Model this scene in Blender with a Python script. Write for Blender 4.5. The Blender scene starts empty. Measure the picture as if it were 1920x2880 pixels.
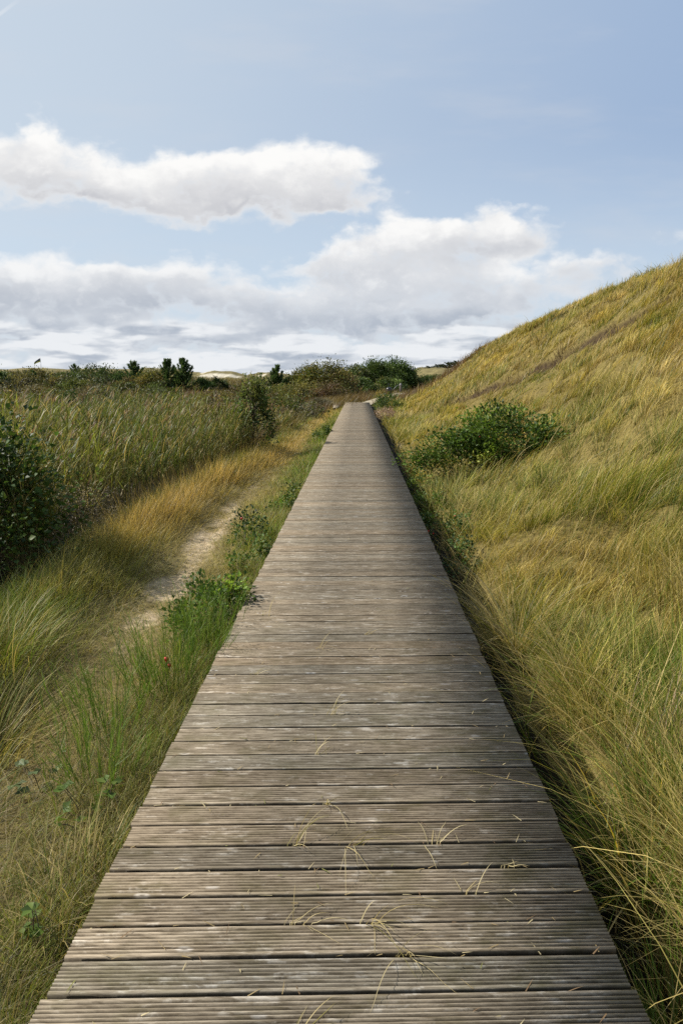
import bpy, math
import numpy as np

# ------------------------------------------------------------------ camera, world, sun, exposure
scene = bpy.context.scene
COL = scene.collection
R = math.radians
EYE = 1.64
cam_d = bpy.data.cameras.new('camera')
cam = bpy.data.objects.new('camera', cam_d)
COL.objects.link(cam)
cam_d.sensor_fit = 'VERTICAL'
cam_d.sensor_height = 36
cam_d.sensor_width = 24
cam_d.lens = 24
cam_d.shift_x = -0.0162
cam_d.clip_start = 0.05
cam_d.clip_end = 6000
cam.location = (0, 0, EYE)
cam.rotation_euler = (R(90 - 11.15), 0, 0)
scene.camera = cam

SUN_EL, SUN_AZ = 40, -76          # azimuth measured from +Y (straight ahead) towards +X
sun_dir = np.array([math.sin(R(SUN_AZ)) * math.cos(R(SUN_EL)), math.cos(R(SUN_AZ)) * math.cos(R(SUN_EL)), math.sin(R(SUN_EL))])
sd = bpy.data.lights.new('sun', 'SUN')
sd.energy = 4.8
sd.angle = R(0.55)
sd.color = (1.0, 0.945, 0.85)
sun = bpy.data.objects.new('sun', sd)
COL.objects.link(sun)
sun.rotation_euler = (R(90 - SUN_EL), 0, -R(SUN_AZ) + math.pi)
import mathutils
sun.rotation_euler = mathutils.Vector(sun_dir).to_track_quat('Z', 'Y').to_euler()
sun.location = (-20, 5, 30)

scene.view_settings.view_transform = 'Standard'
scene.view_settings.look = 'None'
scene.view_settings.exposure = 0.6
scene.view_settings.gamma = 1
scene.render.film_transparent = False
cy = scene.cycles
cy.max_bounces = 6
cy.diffuse_bounces = 3
cy.glossy_bounces = 2
cy.transmission_bounces = 3
cy.transparent_max_bounces = 4
cy.use_denoising = False
cy.sample_clamp_indirect = 3
cy.sample_clamp_direct = 8


class NT:
    """small helper for wiring shader nodes"""
    def __init__(self, tree):
        self.t = tree
        tree.nodes.clear()

    def n(self, kind, **kw):
        o = self.t.nodes.new(kind)
        for k, v in kw.items():
            setattr(o, k, v)
        return o

    def put(self, sock, v):
        if v is None:
            return
        if hasattr(v, 'is_output'):
            self.t.links.new(v, sock)
        else:
            sock.default_value = v

    def math(self, op, a, b=None, c=None, clamp=False):
        o = self.n('ShaderNodeMath', operation=op, use_clamp=clamp)
        for s, v in zip(o.inputs, (a, b, c)):
            self.put(s, v)
        return o.outputs[0]

    def vec(self, op, a, b=None, c=None):
        o = self.n('ShaderNodeVectorMath', operation=op)
        for s, v in zip(o.inputs, (a, b, c)):
            self.put(s, v)
        return o.outputs['Value'] if op in ('DOT_PRODUCT', 'LENGTH') else o.outputs[0]

    def noise(self, v, scale, detail=2, rough=.5, dist=0, color=False):
        o = self.n('ShaderNodeTexNoise')
        self.put(o.inputs['Vector'], v)
        o.inputs['Scale'].default_value = scale
        o.inputs['Detail'].default_value = detail
        o.inputs['Roughness'].default_value = rough
        o.inputs['Distortion'].default_value = dist
        return o.outputs['Color' if color else 'Fac']

    def mix(self, f, a, b, mode='MIX'):
        o = self.n('ShaderNodeMix', data_type='RGBA', blend_type=mode)
        self.put(o.inputs[0], f)
        self.put(o.inputs[6], a if hasattr(a, 'is_output') else (*a, 1))
        self.put(o.inputs[7], b if hasattr(b, 'is_output') else (*b, 1))
        return o.outputs[2]

    def ramp(self, f, lo, hi, a=0., b=1., smooth=True):
        o = self.n('ShaderNodeMapRange', interpolation_type='SMOOTHSTEP' if smooth else 'LINEAR')
        for s, v in zip(o.inputs[:5], (f, lo, hi, a, b)):
            self.put(s, v)
        return o.outputs[0]

    def sep(self, v):
        o = self.n('ShaderNodeSeparateXYZ')
        self.put(o.inputs[0], v)
        return o.outputs

    def comb(self, x, y, z=0.):
        o = self.n('ShaderNodeCombineXYZ')
        for s, v in zip(o.inputs, (x, y, z)):
            self.put(s, v)
        return o.outputs[0]


# cloud banks in the sky: horizontal and vertical tangent of the direction, their spread, weight
CLOUDS = [(-0.447, 0.312, 0.065, 0.032, 1.1), (-0.476, 0.266, 0.101, 0.038, 1), (-0.375, 0.26, 0.065, 0.033, 1), (-0.311, 0.246, 0.065, 0.022, 0.7),
          (-0.208, 0.271, 0.059, 0.03, 1), (-0.126, 0.271, 0.083, 0.041, 1.1), (-0.037, 0.271, 0.071, 0.035, 0.9), (-0.229, 0.219, 0.042, 0.016, 0.7),
          (-0.109, 0.238, 0.119, 0.022, 0.6), (0.047, 0.173, 0.103, 0.031, 1.1), (0.131, 0.199, 0.072, 0.028, 1), (0.221, 0.199, 0.072, 0.023, 0.8),
          (0.184, 0.233, 0.024, 0.014, 0.7), (-0.038, 0.15, 0.055, 0.017, 0.8), (-0.477, 0.13, 0.079, 0.035, 1), (-0.367, 0.133, 0.116, 0.032, 1.1),
          (-0.239, 0.136, 0.097, 0.026, 0.9), (-0.301, 0.106, 0.123, 0.016, 0.6), (-0.026, 0.112, 0.073, 0.023, 0.9), (0.096, 0.124, 0.104, 0.029, 1),
          (0.218, 0.136, 0.085, 0.023, 0.9), (0.085, 0.083, 0.105, 0.017, 0.8), (0.419, 0.182, 0.06, 0.019, 0.85), (0.339, 0.153, 0.067, 0.019, 0.8),
          (0.257, 0.482, 0.045, 0.009, 0.35), (-0.161, 0.1, 0.074, 0.018, 0.6),
          (-0.451, 0.08, 0.068, 0.018, 0.9), (-0.346, 0.077, 0.074, 0.018, 0.8), (-0.112, 0.086, 0.08, 0.025, 0.9), (-0.014, 0.074, 0.074, 0.018, 0.8), (0.146, 0.092, 0.08, 0.021, 0.8), (0.262, 0.106, 0.074, 0.018, 0.6), (-0.398, 0.047, 0.093, 0.012, 0.7), (-0.212, 0.056, 0.105, 0.014, 0.8), (0.024, 0.047, 0.105, 0.013, 0.7)]


def build_world():
    w = bpy.data.worlds.new('World')
    scene.world = w
    w.use_nodes = True
    T = NT(w.node_tree)
    sky = T.n('ShaderNodeTexSky', sky_type='NISHITA')
    sky.sun_disc = False
    sky.sun_elevation = R(SUN_EL)
    sky.sun_rotation = R(SUN_AZ)
    sky.air_density = 1.0
    sky.dust_density = 1.5
    sky.ozone_density = 1.0
    d = T.n('ShaderNodeTexCoord').outputs['Generated']
    x, y, z = T.sep(d)
    yy = T.math('MAXIMUM', T.math('ABSOLUTE', y), .18)
    u = T.math('DIVIDE', x, yy)
    v = T.math('DIVIDE', z, yy)
    uv = T.comb(u, v, 0)
    # ragged billowing edges: shift the lookup by noise
    wn = T.noise(T.vec('MULTIPLY', uv, (1, 1.6, 1)), 8, 5, .6, color=True)
    uvw = T.vec('ADD', uv, T.vec('MULTIPLY_ADD', wn, (.13, .066, 0), (-.065, -.033, 0)))
    vo = T.n('ShaderNodeTexVoronoi', feature='F1')
    T.put(vo.inputs['Vector'], T.vec('MULTIPLY', uvw, (1, 1.5, 1)))
    vo.inputs['Scale'].default_value = 21
    vo.inputs['Detail'].default_value = 2.5
    vo.inputs['Roughness'].default_value = .55
    puff = T.math('MULTIPLY_ADD', vo.outputs['Distance'], -.48, .24)
    fine = T.math('MULTIPLY_ADD', T.noise(T.vec('MULTIPLY', uv, (1, 1.4, 1)), 16, 7, .62), 1.0, -.5)
    acc = rise = None
    for (cu, cv, ru, rv, k) in CLOUDS:
        q = T.vec('MULTIPLY_ADD', uvw, (1 / ru, 1 / rv, 0), (-cu / ru, -cv / rv, 0))
        g = T.math('MULTIPLY', T.math('POWER', .50, T.vec('DOT_PRODUCT', q, q)), k)
        hgt = T.math('MULTIPLY', g, T.sep(q)[1])
        acc = g if acc is None else T.math('ADD', g, acc)
        rise = hgt if rise is None else T.math('ADD', hgt, rise)
    big = T.math('MULTIPLY_ADD', T.noise(T.vec('MULTIPLY', uv, (1., 2.2, 1)), 6.0, 3, .55), 2.5, -1.38)
    rise = T.math('DIVIDE', rise, T.math('ADD', acc, .05))            # +1 at the tops, -1 at the flat bases
    body = T.math('MINIMUM', T.math('ADD', acc, T.math('MULTIPLY', big, T.ramp(acc, .1, .5))), 1.15)
    # broken layer, closing up towards the horizon
    near = T.math('MULTIPLY', T.ramp(v, .115, .06, 0, 1), T.ramp(v, -.03, .0))
    lv = T.vec('MULTIPLY_ADD', T.vec('MULTIPLY_ADD', wn, (.05, .016, 0), uv), (6.5, 31., 0), (1.3, 4.1, 0))
    lay = T.noise(lv, 1.0, 5, .55)
    lay2 = T.noise(T.vec('ADD', lv, (-.1, .33, 0)), 1.0, 3, .55)
    low_b = T.math('MULTIPLY', near, T.ramp(lay, .22, .52, .25, 1.2))
    d0 = T.math('ADD', T.math('MAXIMUM', body, low_b), T.math('MULTIPLY_ADD', puff, .9, T.math('MULTIPLY', fine, .75)))
    alpha = T.ramp(d0, .20, .90)
    sh_hi = T.math('ADD', rise, T.math('MULTIPLY_ADD', puff, .9, T.math('MULTIPLY', fine, 1.5)))
    sh_lo = T.math('MULTIPLY_ADD', T.math('SUBTRACT', lay, lay2), 7.5, T.math('MULTIPLY_ADD', puff, .7, .28))
    islow = T.math('MULTIPLY', near, T.ramp(T.math('SUBTRACT', low_b, body), -.2, .4))
    shv = T.math('ADD', T.math('MULTIPLY', sh_hi, T.math('SUBTRACT', 1., islow)), T.math('MULTIPLY', sh_lo, islow))
    shade = T.ramp(shv, -.78, .5)
    low = T.ramp(v, .24, .05)
    white = T.mix(low, (.97, .965, .95), (.83, .855, .885))
    grey = T.mix(low, (.575, .585, .62), (.43, .485, .57))
    thick = T.ramp(d0, .5, 1.1, .35, 1.)                              # thin veils pass the light
    cl = T.mix(T.math('SUBTRACT', 1., T.math('MULTIPLY', T.math('SUBTRACT', 1., shade), thick)), grey, white)
    # clear sky: physical sky veiled by thin high haze, milkier on the sun's side
    nis = T.vec('MULTIPLY', sky.outputs[0], (.098, .093, .088))
    side = T.ramp(T.math('SUBTRACT', T.math('MULTIPLY', u, .85), T.math('MULTIPLY', v, .25)), -.55, .45)
    hz = T.mix(side, (.635, .735, .84), (.375, .51, .735))
    hz2 = T.mix(T.ramp(v, .36, .08), hz, (.63, .755, .895))
    veil = T.noise(T.vec('MULTIPLY', uv, (1.2, 5., 1)), 3.2, 4, .55)
    hz3 = T.mix(T.ramp(veil, .45, .8, 0, .35), hz2, (.72, .75, .80))
    clear = T.mix(.80, nis, hz3)
    # old vapour trail, upper left
    tr = T.math('ABSOLUTE', T.math('SUBTRACT', T.math('MULTIPLY_ADD', u, .62, .755), v))
    trm = T.math('MULTIPLY', T.ramp(tr, .004, .001, 0, .35), T.ramp(u, -.43, -.47))
    clear = T.mix(trm, clear, (.85, .87, .9))
    out = T.mix(alpha, clear, cl)
    out = T.mix(T.ramp(z, -.02, -.06), out, (.10, .095, .06))
    bg = T.n('ShaderNodeBackground')
    T.put(bg.inputs[0], out)
    bg.inputs[1].default_value = .665
    T.t.links.new(bg.outputs[0], T.n('ShaderNodeOutputWorld').inputs[0])
    w.cycles.sampling_method = 'MANUAL'
    w.cycles.sample_map_resolution = 512


build_world()

# ------------------------------------------------------------------ helpers
rng = np.random.default_rng(11)


def hash2(ix, iy, seed):
    h = (ix.astype(np.int64) * 374761393 + iy.astype(np.int64) * 668265263 + seed * 974711) & 0xFFFFFFFF
    h = ((h ^ (h >> 13)) * 1274126177) & 0xFFFFFFFF
    h = (h ^ (h >> 16)) & 0xFFFFFFFF
    return h / 4294967295.0


def vnoise(x, y, seed=0):
    x = np.asarray(x, float); y = np.asarray(y, float)
    ix = np.floor(x); iy = np.floor(y)
    fx = x - ix; fy = y - iy
    fx = fx * fx * (3 - 2 * fx); fy = fy * fy * (3 - 2 * fy)
    a = hash2(ix, iy, seed); b = hash2(ix + 1, iy, seed)
    c = hash2(ix, iy + 1, seed); d = hash2(ix + 1, iy + 1, seed)
    return (a * (1 - fx) + b * fx) * (1 - fy) + (c * (1 - fx) + d * fx) * fy


def fbm(x, y, seed=0, o=4):
    s = 0; a = .5
    for k in range(o):
        s = s + a * vnoise(x * 2 ** k + 13.7 * k, y * 2 ** k - 7.3 * k, seed + k)
        a *= .5
    return s / (1 - .5 ** o)


def sstep(a, b, x):
    t = np.clip((np.asarray(x, float) - a) / (b - a), 0, 1)
    return t * t * (3 - 2 * t)


def tag(o, label=None, cat=None, group=None, kind=None):
    for k, v in (('label', label), ('category', cat), ('group', group), ('kind', kind)):
        if v:
            o[k] = v
    return o


def mesh(name, V, faces, mat, parent=None, col=None, smooth=False, loc=None):
    """link one mesh object; faces is a list of (M,k) index arrays"""
    V = np.ascontiguousarray(V, np.float32)
    me = bpy.data.meshes.new(name)
    me.vertices.add(len(V))
    me.vertices.foreach_set('co', V.ravel())
    faces = [np.asarray(f, np.int32) for f in faces if len(f)]
    idx = np.concatenate([f.ravel() for f in faces])
    tot = np.concatenate([np.full(len(f), f.shape[1], np.int32) for f in faces])
    start = np.concatenate(([0], np.cumsum(tot)[:-1])).astype(np.int32)
    me.loops.add(len(idx))
    me.loops.foreach_set('vertex_index', idx)
    me.polygons.add(len(tot))
    me.polygons.foreach_set('loop_start', start)
    if smooth:
        me.polygons.foreach_set('use_smooth', np.ones(len(tot), bool))
    if col is not None:
        c = np.ones((len(V), 4), np.float32)
        c[:, :3] = col
        at = me.color_attributes.new('Col', 'FLOAT_COLOR', 'POINT')
        at.data.foreach_set('color', c.ravel())
    me.update(calc_edges=True)
    me.materials.append(mat)
    o = bpy.data.objects.new(name, me)
    COL.objects.link(o)
    if parent is not None:
        o.parent = parent
    if loc is not None:
        o.location = loc
    return o


def thing(name, label, cat, loc=(0, 0, 0), group=None):
    o = bpy.data.objects.new(name, None)
    o.empty_display_size = .2
    COL.objects.link(o)
    o.location = loc
    return tag(o, label, cat, group)


def merge(parts):
    """parts: list of (V, [faces], col) -> one"""
    Vs, Fs, Cs, n = [], {}, [], 0
    for V, faces, c in parts:
        V = np.asarray(V, float)
        Vs.append(V)
        Cs.append(np.broadcast_to(np.asarray(c, float), (len(V), 3)))
        for f in faces:
            f = np.asarray(f)
            if len(f):
                Fs.setdefault(f.shape[1], []).append(f + n)
        n += len(V)
    return np.concatenate(Vs), [np.concatenate(v) for v in Fs.values()], np.concatenate(Cs)


# ------------------------------------------------------------------ materials
def plant_mat(name, trans=.35, rough=.55, spec=.3, jitter=.25):
    m = bpy.data.materials.new(name)
    m.use_nodes = True
    T = NT(m.node_tree)
    a = T.n('ShaderNodeAttribute', attribute_name='Col').outputs['Color']
    p = T.n('ShaderNodeTexCoord').outputs['Object']
    n = T.noise(p, 9, 2)
    c = T.vec('MULTIPLY', a, T.comb(*[T.ramp(n, .25, .75, 1 - jitter, 1 + jitter, False)] * 3))
    b = T.n('ShaderNodeBsdfPrincipled')
    T.put(b.inputs['Base Color'], c)
    b.inputs['Roughness'].default_value = rough
    b.inputs['Specular IOR Level'].default_value = spec
    t = T.n('ShaderNodeBsdfTranslucent')
    T.put(t.inputs[0], T.vec('MULTIPLY', c, (1.25, 1.2, .75)))
    mx = T.n('ShaderNodeMixShader')
    mx.inputs[0].default_value = trans
    T.t.links.new(b.outputs[0], mx.inputs[1])
    T.t.links.new(t.outputs[0], mx.inputs[2])
    T.t.links.new(mx.outputs[0], T.n('ShaderNodeOutputMaterial').inputs[0])
    return m


def solid_mat(name, color, rough=.7, metal=0., noise_scale=20, amount=.3, attr=False, bump=0.):
    m = bpy.data.materials.new(name)
    m.use_nodes = True
    T = NT(m.node_tree)
    p = T.n('ShaderNodeTexCoord').outputs['Object']
    n = T.noise(p, noise_scale, 5, .6)
    base = T.n('ShaderNodeAttribute', attribute_name='Col').outputs['Color'] if attr else (*color, 1)
    k = T.ramp(n, .3, .7, 1 - amount, 1 + amount, False)
    if attr:
        c = T.vec('MULTIPLY', base, T.comb(k, k, k))
    else:
        c = T.vec('MULTIPLY', T.comb(*color), T.comb(k, k, k))
    b = T.n('ShaderNodeBsdfPrincipled')
    T.put(b.inputs['Base Color'], c)
    b.inputs['Roughness'].default_value = rough
    b.inputs['Metallic'].default_value = metal
    if rough > .75:
        b.inputs['Specular IOR Level'].default_value = .08
    if bump:
        bp = T.n('ShaderNodeBump')
        bp.inputs['Strength'].default_value = bump
        bp.inputs['Distance'].default_value = .02
        T.put(bp.inputs['Height'], n)
        T.t.links.new(bp.outputs[0], b.inputs['Normal'])
    T.t.links.new(b.outputs[0], T.n('ShaderNodeOutputMaterial').inputs[0])
    return m


M_GRASS = plant_mat('grass_blades', .35, .5, .25)
M_LEAF = plant_mat('glossy_leaves', .32, .55, .22)
M_DULL = plant_mat('dull_leaves', .28, .6, .25)
M_BARK = solid_mat('bark', (.09, .07, .05), .85, noise_scale=30, bump=.4)
M_SOIL = solid_mat('soil_and_sand', (1, 1, 1), .95, noise_scale=14, amount=.45, attr=True, bump=.6)

STRAW = np.array((.44, .345, .135)); GOLD = np.array((.335, .262, .06)); OLIVE = np.array((.165, .168, .03))
GREEN = np.array((.085, .128, .016)); DEEP = np.array((.034, .055, .012)); BROWN = np.array((.16, .098, .042))
RUST = np.array((.27, .135, .035)); GREYG = np.array((.20, .185, .12))


def lerp(a, b, t):
    return a + (b - a) * t


# ------------------------------------------------------------------ terrain
def amp(y):
    return np.interp(y, [-20, 24, 35, 48, 64, 80, 99, 130, 170], [6.9, 6.7, 6.3, 6.1, 4.4, 3.0, 1.8, 1.0, .4])


SC_Y = np.array([18.5, 21.1, 23.6, 25.1, 27.1, 29.9, 33.5])
SC_X = np.array([9.6, 8.4, 7.15, 6.38, 5.57, 4.47, 3.2])


def scarp(x, y):
    """distance uphill of the little scarp across the dune face"""
    return x - np.interp(y, SC_Y, SC_X) + .35 * (fbm(y * 1.3, x * .3, 40, 3) - .5)


def scarp_on(y):
    return sstep(18.7, 20, y) * (1 - sstep(30.5, 32.5, y)) * np.clip(.25 + 1.25 * vnoise(y * 1.3, y * 0, 5), 0, 1.2)


def hill_z(x, y):
    x = np.asarray(x, float); y = np.asarray(y, float)
    t = np.clip((x - .95 - 3.2 * sstep(47, 66, y)) / 13, 0, 1)
    z = -.34 + amp(y) * (3 * t * t - 2 * t ** 3) - .24 * np.exp(-((x - .95) / .28) ** 2) * sstep(30, 10, y)
    r = sstep(.03, .3, t)
    z = z + r * ((fbm(x * .45, y * .35, 3) - .5) * .75 + (fbm(x * 1.6, y * 1.3, 7, 3) - .5) * .22)
    z = z - .04 + .12 * (fbm(x * 1.9, y * 1.9, 9, 3) - .5) + .30 * sstep(1.1, 1.9, x) * sstep(26, 8, y) * (vnoise(x * 1.5 + 3, y * 1.3, 15) - .5)
    dx = scarp(x, y)
    z = z - .55 * scarp_on(y) * np.where(dx < 0, np.exp(dx / 1.8), np.exp(-dx * 7))
    return z - np.clip(x - 15, 0, None) * .12


def ground_z(x, y):
    x = np.asarray(x, float); y = np.asarray(y, float)
    z = -.27 + .07 * (fbm(x * 1.4, y * 1.1, 21, 4) - .5)
    z = z + .05 * (fbm(x * 9, y * 9, 23, 3) - .5) * np.exp(-((x - track_x(y)) / .5) ** 2)
    z = z - .10 * np.exp(-((x - track_x(y)) / .45) ** 2)                  # the trodden track
    z = z + .05 * np.exp(-((x + 2.65) / .35) ** 2) * (y < 30)
    z = z - .22 * np.exp(-((x + 2.15) / .4) ** 2 - ((y - 3.35) / .5) ** 2)
    z = z - .22 * sstep(reed_x(y) + .35, reed_x(y) - .6, x)                # wet strip under the reeds
    z = z - .26 * sstep(.62, .85, x) * sstep(30, 10, y)                    # ditch at the foot of the dune
    z = z + 1.35 * sstep(30, 84, y) * sstep(-6, -16, x) * (.8 + .4 * fbm(x * .06, y * .06, 31, 3))
    z = z + .95 * np.exp(-((y - 88) / 9) ** 2) * sstep(-16, -26, x) * (.55 + .9 * fbm(x * .09, y * .02, 33, 3))
    z = z + .1 * sstep(44, 60, y) * sstep(-8, -2, x)
    z = z - .5 * sstep(1.4, 2.2, x - 3.2 * sstep(47, 66, y)) * sstep(150, 110, y)                   # below the dune body
    return z


def track_x(y):
    return -1.85 + .12 * np.sin(np.asarray(y, float) * .45) + .12 * sstep(15, 30, y)


def reed_x(y):
    return np.interp(y, [0, 5.5, 8, 11.4, 17.6, 22, 26, 36, 46, 60], [-3.0, -3.15, -3.45, -3.35, -2.75, -2.75, -2.5, -2.2, -2.0, -3])


def bare(x, y):
    """how bare and sandy the track is"""
    k = np.exp(-((x - track_x(y)) / .20) ** 2)
    p = np.interp(y, [0, 4, 5.2, 6.0, 6.5, 7.2, 7.8, 8.4, 9.2, 10, 11, 13, 16, 19, 22, 26, 31, 40], [.0, .08, .3, .8, 1.0, .6, .8, 1.0, .9, .6, .4, .25, .1, .15, .5, .55, .2, .1])
    return np.clip(k * p * (-.35 + 2.5 * fbm(x * 3.0, y * 1.9, 51, 4)), 0, 1)


def surf_z(x, y):
    return np.where(np.asarray(x) > .95, np.maximum(hill_z(x, y), ground_z(x, y)), ground_z(x, y))


def grid_mesh(name, xs, ys, zf, cf, mat, **kw):
    X, Y = np.meshgrid(xs, ys)
    x, y = X.ravel(), Y.ravel()
    V = np.stack([x, y, zf(x, y)], 1)
    nx, ny = len(xs), len(ys)
    i = (np.arange(ny - 1)[:, None] * nx + np.arange(nx - 1)[None]).ravel()
    F = np.stack([i, i + 1, i + nx + 1, i + nx], 1)
    return mesh(name, V, [F], mat, col=cf(x, y, V[:, 2]), smooth=True, **kw)


def ground_col(x, y, z):
    n = fbm(x * 1.7, y * 1.7, 61, 4)[:, None]
    c = lerp(np.array((.075, .058, .026)), np.array((.125, .10, .038)), n)
    b = bare(x, y)[:, None]
    tk = np.exp(-((x - track_x(y)) / .5) ** 2)[:, None]
    c = lerp(c, np.array((.19, .15, .065)), tk * (.75 * sstep(2.5, 6, y)[:, None] + .15) * (.4 + .9 * n))
    sc = np.array((.40, .315, .205)) * (.6 + .7 * fbm(x * 11, y * 11, 63, 3)[:, None])
    c = lerp(c, sc, sstep(.22, .5, b))
    wet_shade = (sstep(reed_x(y) + .3, reed_x(y) - .4, x) * (y < 60))[:, None]
    c = lerp(c, np.array((.017, .014, .008)), wet_shade * .92)  # wet soil at the reed foot, blackened further as painted shade
    dk = (sstep(-.95, -.8, x) * sstep(1.4, 1.1, x) * (y < 46))[:, None]  # shade under the deck and in the ditch, painted into the soil colour
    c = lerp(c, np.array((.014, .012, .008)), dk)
    far = sstep(90, 140, y)[:, None]
    c = lerp(c, np.array((.12, .105, .04)), far)
    return c


xs = np.unique(np.concatenate([np.linspace(-2500, -120, 14), np.linspace(-120, -30, 46), np.linspace(-30, -6, 80), np.linspace(-6, -3.6, 28),
                               np.linspace(-3.6, -.8, 60), np.linspace(-.8, 2.4, 22), np.linspace(2.4, 60, 40), np.linspace(60, 2500, 14)]))
ys = np.unique(np.concatenate([np.linspace(-60, 0, 12), np.linspace(0, 16, 200), np.linspace(16, 50, 160), np.linspace(50, 140, 110), np.linspace(140, 4000, 24)]))
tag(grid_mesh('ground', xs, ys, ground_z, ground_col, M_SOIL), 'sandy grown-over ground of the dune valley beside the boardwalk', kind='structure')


def hill_col(x, y, z):
    n = fbm(x * 1.1, y * 1.1, 71, 4)[:, None]
    c = lerp(np.array((.10, .075, .028)), np.array((.17, .135, .045)), n)
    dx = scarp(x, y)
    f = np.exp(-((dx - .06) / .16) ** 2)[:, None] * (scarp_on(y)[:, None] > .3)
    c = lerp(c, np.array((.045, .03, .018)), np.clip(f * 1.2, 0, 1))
    return c


xs = np.concatenate([np.arange(.95, 11, .11), np.arange(11, 16, .25), np.linspace(16, 40, 16)])
ys = np.concatenate([np.linspace(-14, 1, 20), np.arange(1.1, 17, .16), np.arange(17, 34, .09), np.arange(34, 100, .5), np.linspace(100, 175, 40)])
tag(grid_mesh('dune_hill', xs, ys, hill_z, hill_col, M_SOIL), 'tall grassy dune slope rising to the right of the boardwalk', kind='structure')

# ------------------------------------------------------------------ boardwalk
DX0, DX1 = -.847, .752
PITCH = .12
DECK_END = 46.4
SKEW = .018


def deck_mat():
    m = bpy.data.materials.new('weathered_deck_wood')
    m.use_nodes = True
    T = NT(m.node_tree)
    a = T.n('ShaderNodeAttribute', attribute_name='Col').outputs['Color']
    tint, seed, top = T.sep(a)
    p = T.n('ShaderNodeTexCoord').outputs['Object']
    x, y, z = T.sep(p)
    sx = T.math('MULTIPLY_ADD', seed, 37., x)
    grain = T.noise(T.comb(T.math('MULTIPLY', sx, 6.5), T.math('MULTIPLY', y, 115.), seed), 1.0, 7, .7, .6)
    fine = T.noise(T.comb(T.math('MULTIPLY', sx, 26.), T.math('MULTIPLY', y, 430.), seed), 1.0, 4, .65)
    blot = T.noise(T.comb(T.math('MULTIPLY', sx, 8.5), T.math('MULTIPLY', y, 36.), seed), 1.0, 6, .68, .3)
    c = T.mix(T.ramp(grain, .30, .72), (.098, .077, .051), (.335, .282, .21))
    c = T.mix(T.ramp(fine, .52, .75, 0, .5), c, (.065, .05, .037))
    c = T.mix(T.ramp(blot, .55, .70, 0, .62), c, (.53, .485, .415))                  # silvered patches
    c = T.mix(T.ramp(blot, .46, .25, 0, .6), c, (.105, .078, .05))                   # brown, less worn
    ks = T.comb(T.math('MULTIPLY', sx, 5.2), T.math('MULTIPLY', y, 17.), T.math('MULTIPLY', seed, 5.))
    vo = T.n('ShaderNodeTexVoronoi', feature='F1')
    T.put(vo.inputs['Vector'], ks)
    vo.inputs['Scale'].default_value = 1
    kd = T.math('ADD', vo.outputs['Distance'], T.math('MULTIPLY_ADD', fine, .12, -.06))
    on = T.ramp(T.sep(vo.outputs['Color'])[0], .62, .64)
    c = T.mix(T.math('MULTIPLY', on, T.ramp(kd, .18, .10, 0, .55)), c, (.50, .47, .43))
    c = T.mix(T.math('MULTIPLY', on, T.ramp(kd, .085, .04, 0, .9)), c, (.06, .042, .03))
    # algae where the dune's side stays damp
    al = T.noise(T.vec('MULTIPLY', p, (4.5, 7., 1)), 1.0, 5, .65)
    alf = T.math('MULTIPLY', T.ramp(al, .46, .66), T.math('ADD', T.ramp(x, -.2, .75, .5, .95), T.ramp(x, -.4, -.85, 0, .3)))
    c = T.mix(T.math('MULTIPLY', alf, T.ramp(y, 6, 2., .03, .7)), c, (.10, .088, .042))
    k = T.math('MULTIPLY_ADD', tint, .48, .75)
    warm = T.ramp(T.math('FRACT', T.math('MULTIPLY', seed, 7.7)), 0., 1., .96, 1.05, False)
    c = T.vec('MULTIPLY', c, T.comb(T.math('MULTIPLY', k, warm), k, T.math('DIVIDE', k, warm)))
    k2 = T.ramp(top, 0., 1., .22, 1., False)                                        # darker in the grooves and down the board sides
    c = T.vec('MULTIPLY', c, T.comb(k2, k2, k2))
    b = T.n('ShaderNodeBsdfPrincipled')
    T.put(b.inputs['Base Color'], c)
    b.inputs['Roughness'].default_value = .85
    b.inputs['Specular IOR Level'].default_value = .1
    bp = T.n('ShaderNodeBump')
    bp.inputs['Strength'].default_value = .5
    bp.inputs['Distance'].default_value = .004
    T.put(bp.inputs['Height'], T.math('ADD', grain, T.math('MULTIPLY', fine, .6)))
    T.t.links.new(bp.outputs[0], b.inputs['Normal'])
    T.t.links.new(b.outputs[0], T.n('ShaderNodeOutputMaterial').inputs[0])
    return m


M_DECK = deck_mat()


def board_profile(width=.1085, th=.028, n=8):
    """(offset across, height, top flag) of a grooved board, top first"""
    pts = [(-width / 2, -th, 0), (-width / 2, -.004, .3), (-width / 2 + .003, 0, 1)]
    step = (width - .006) / n
    for k in range(n - 1):
        c = -width / 2 + .003 + step * (k + 1)
        pts += [(c - .0042, 0, 1), (c - .0031, -.008, 0), (c + .0031, -.008, 0), (c + .0042, 0, 1)]
    pts += [(width / 2 - .003, 0, 1), (width / 2, -.004, .3), (width / 2, -th, 0)]
    return np.array(pts)


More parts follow.
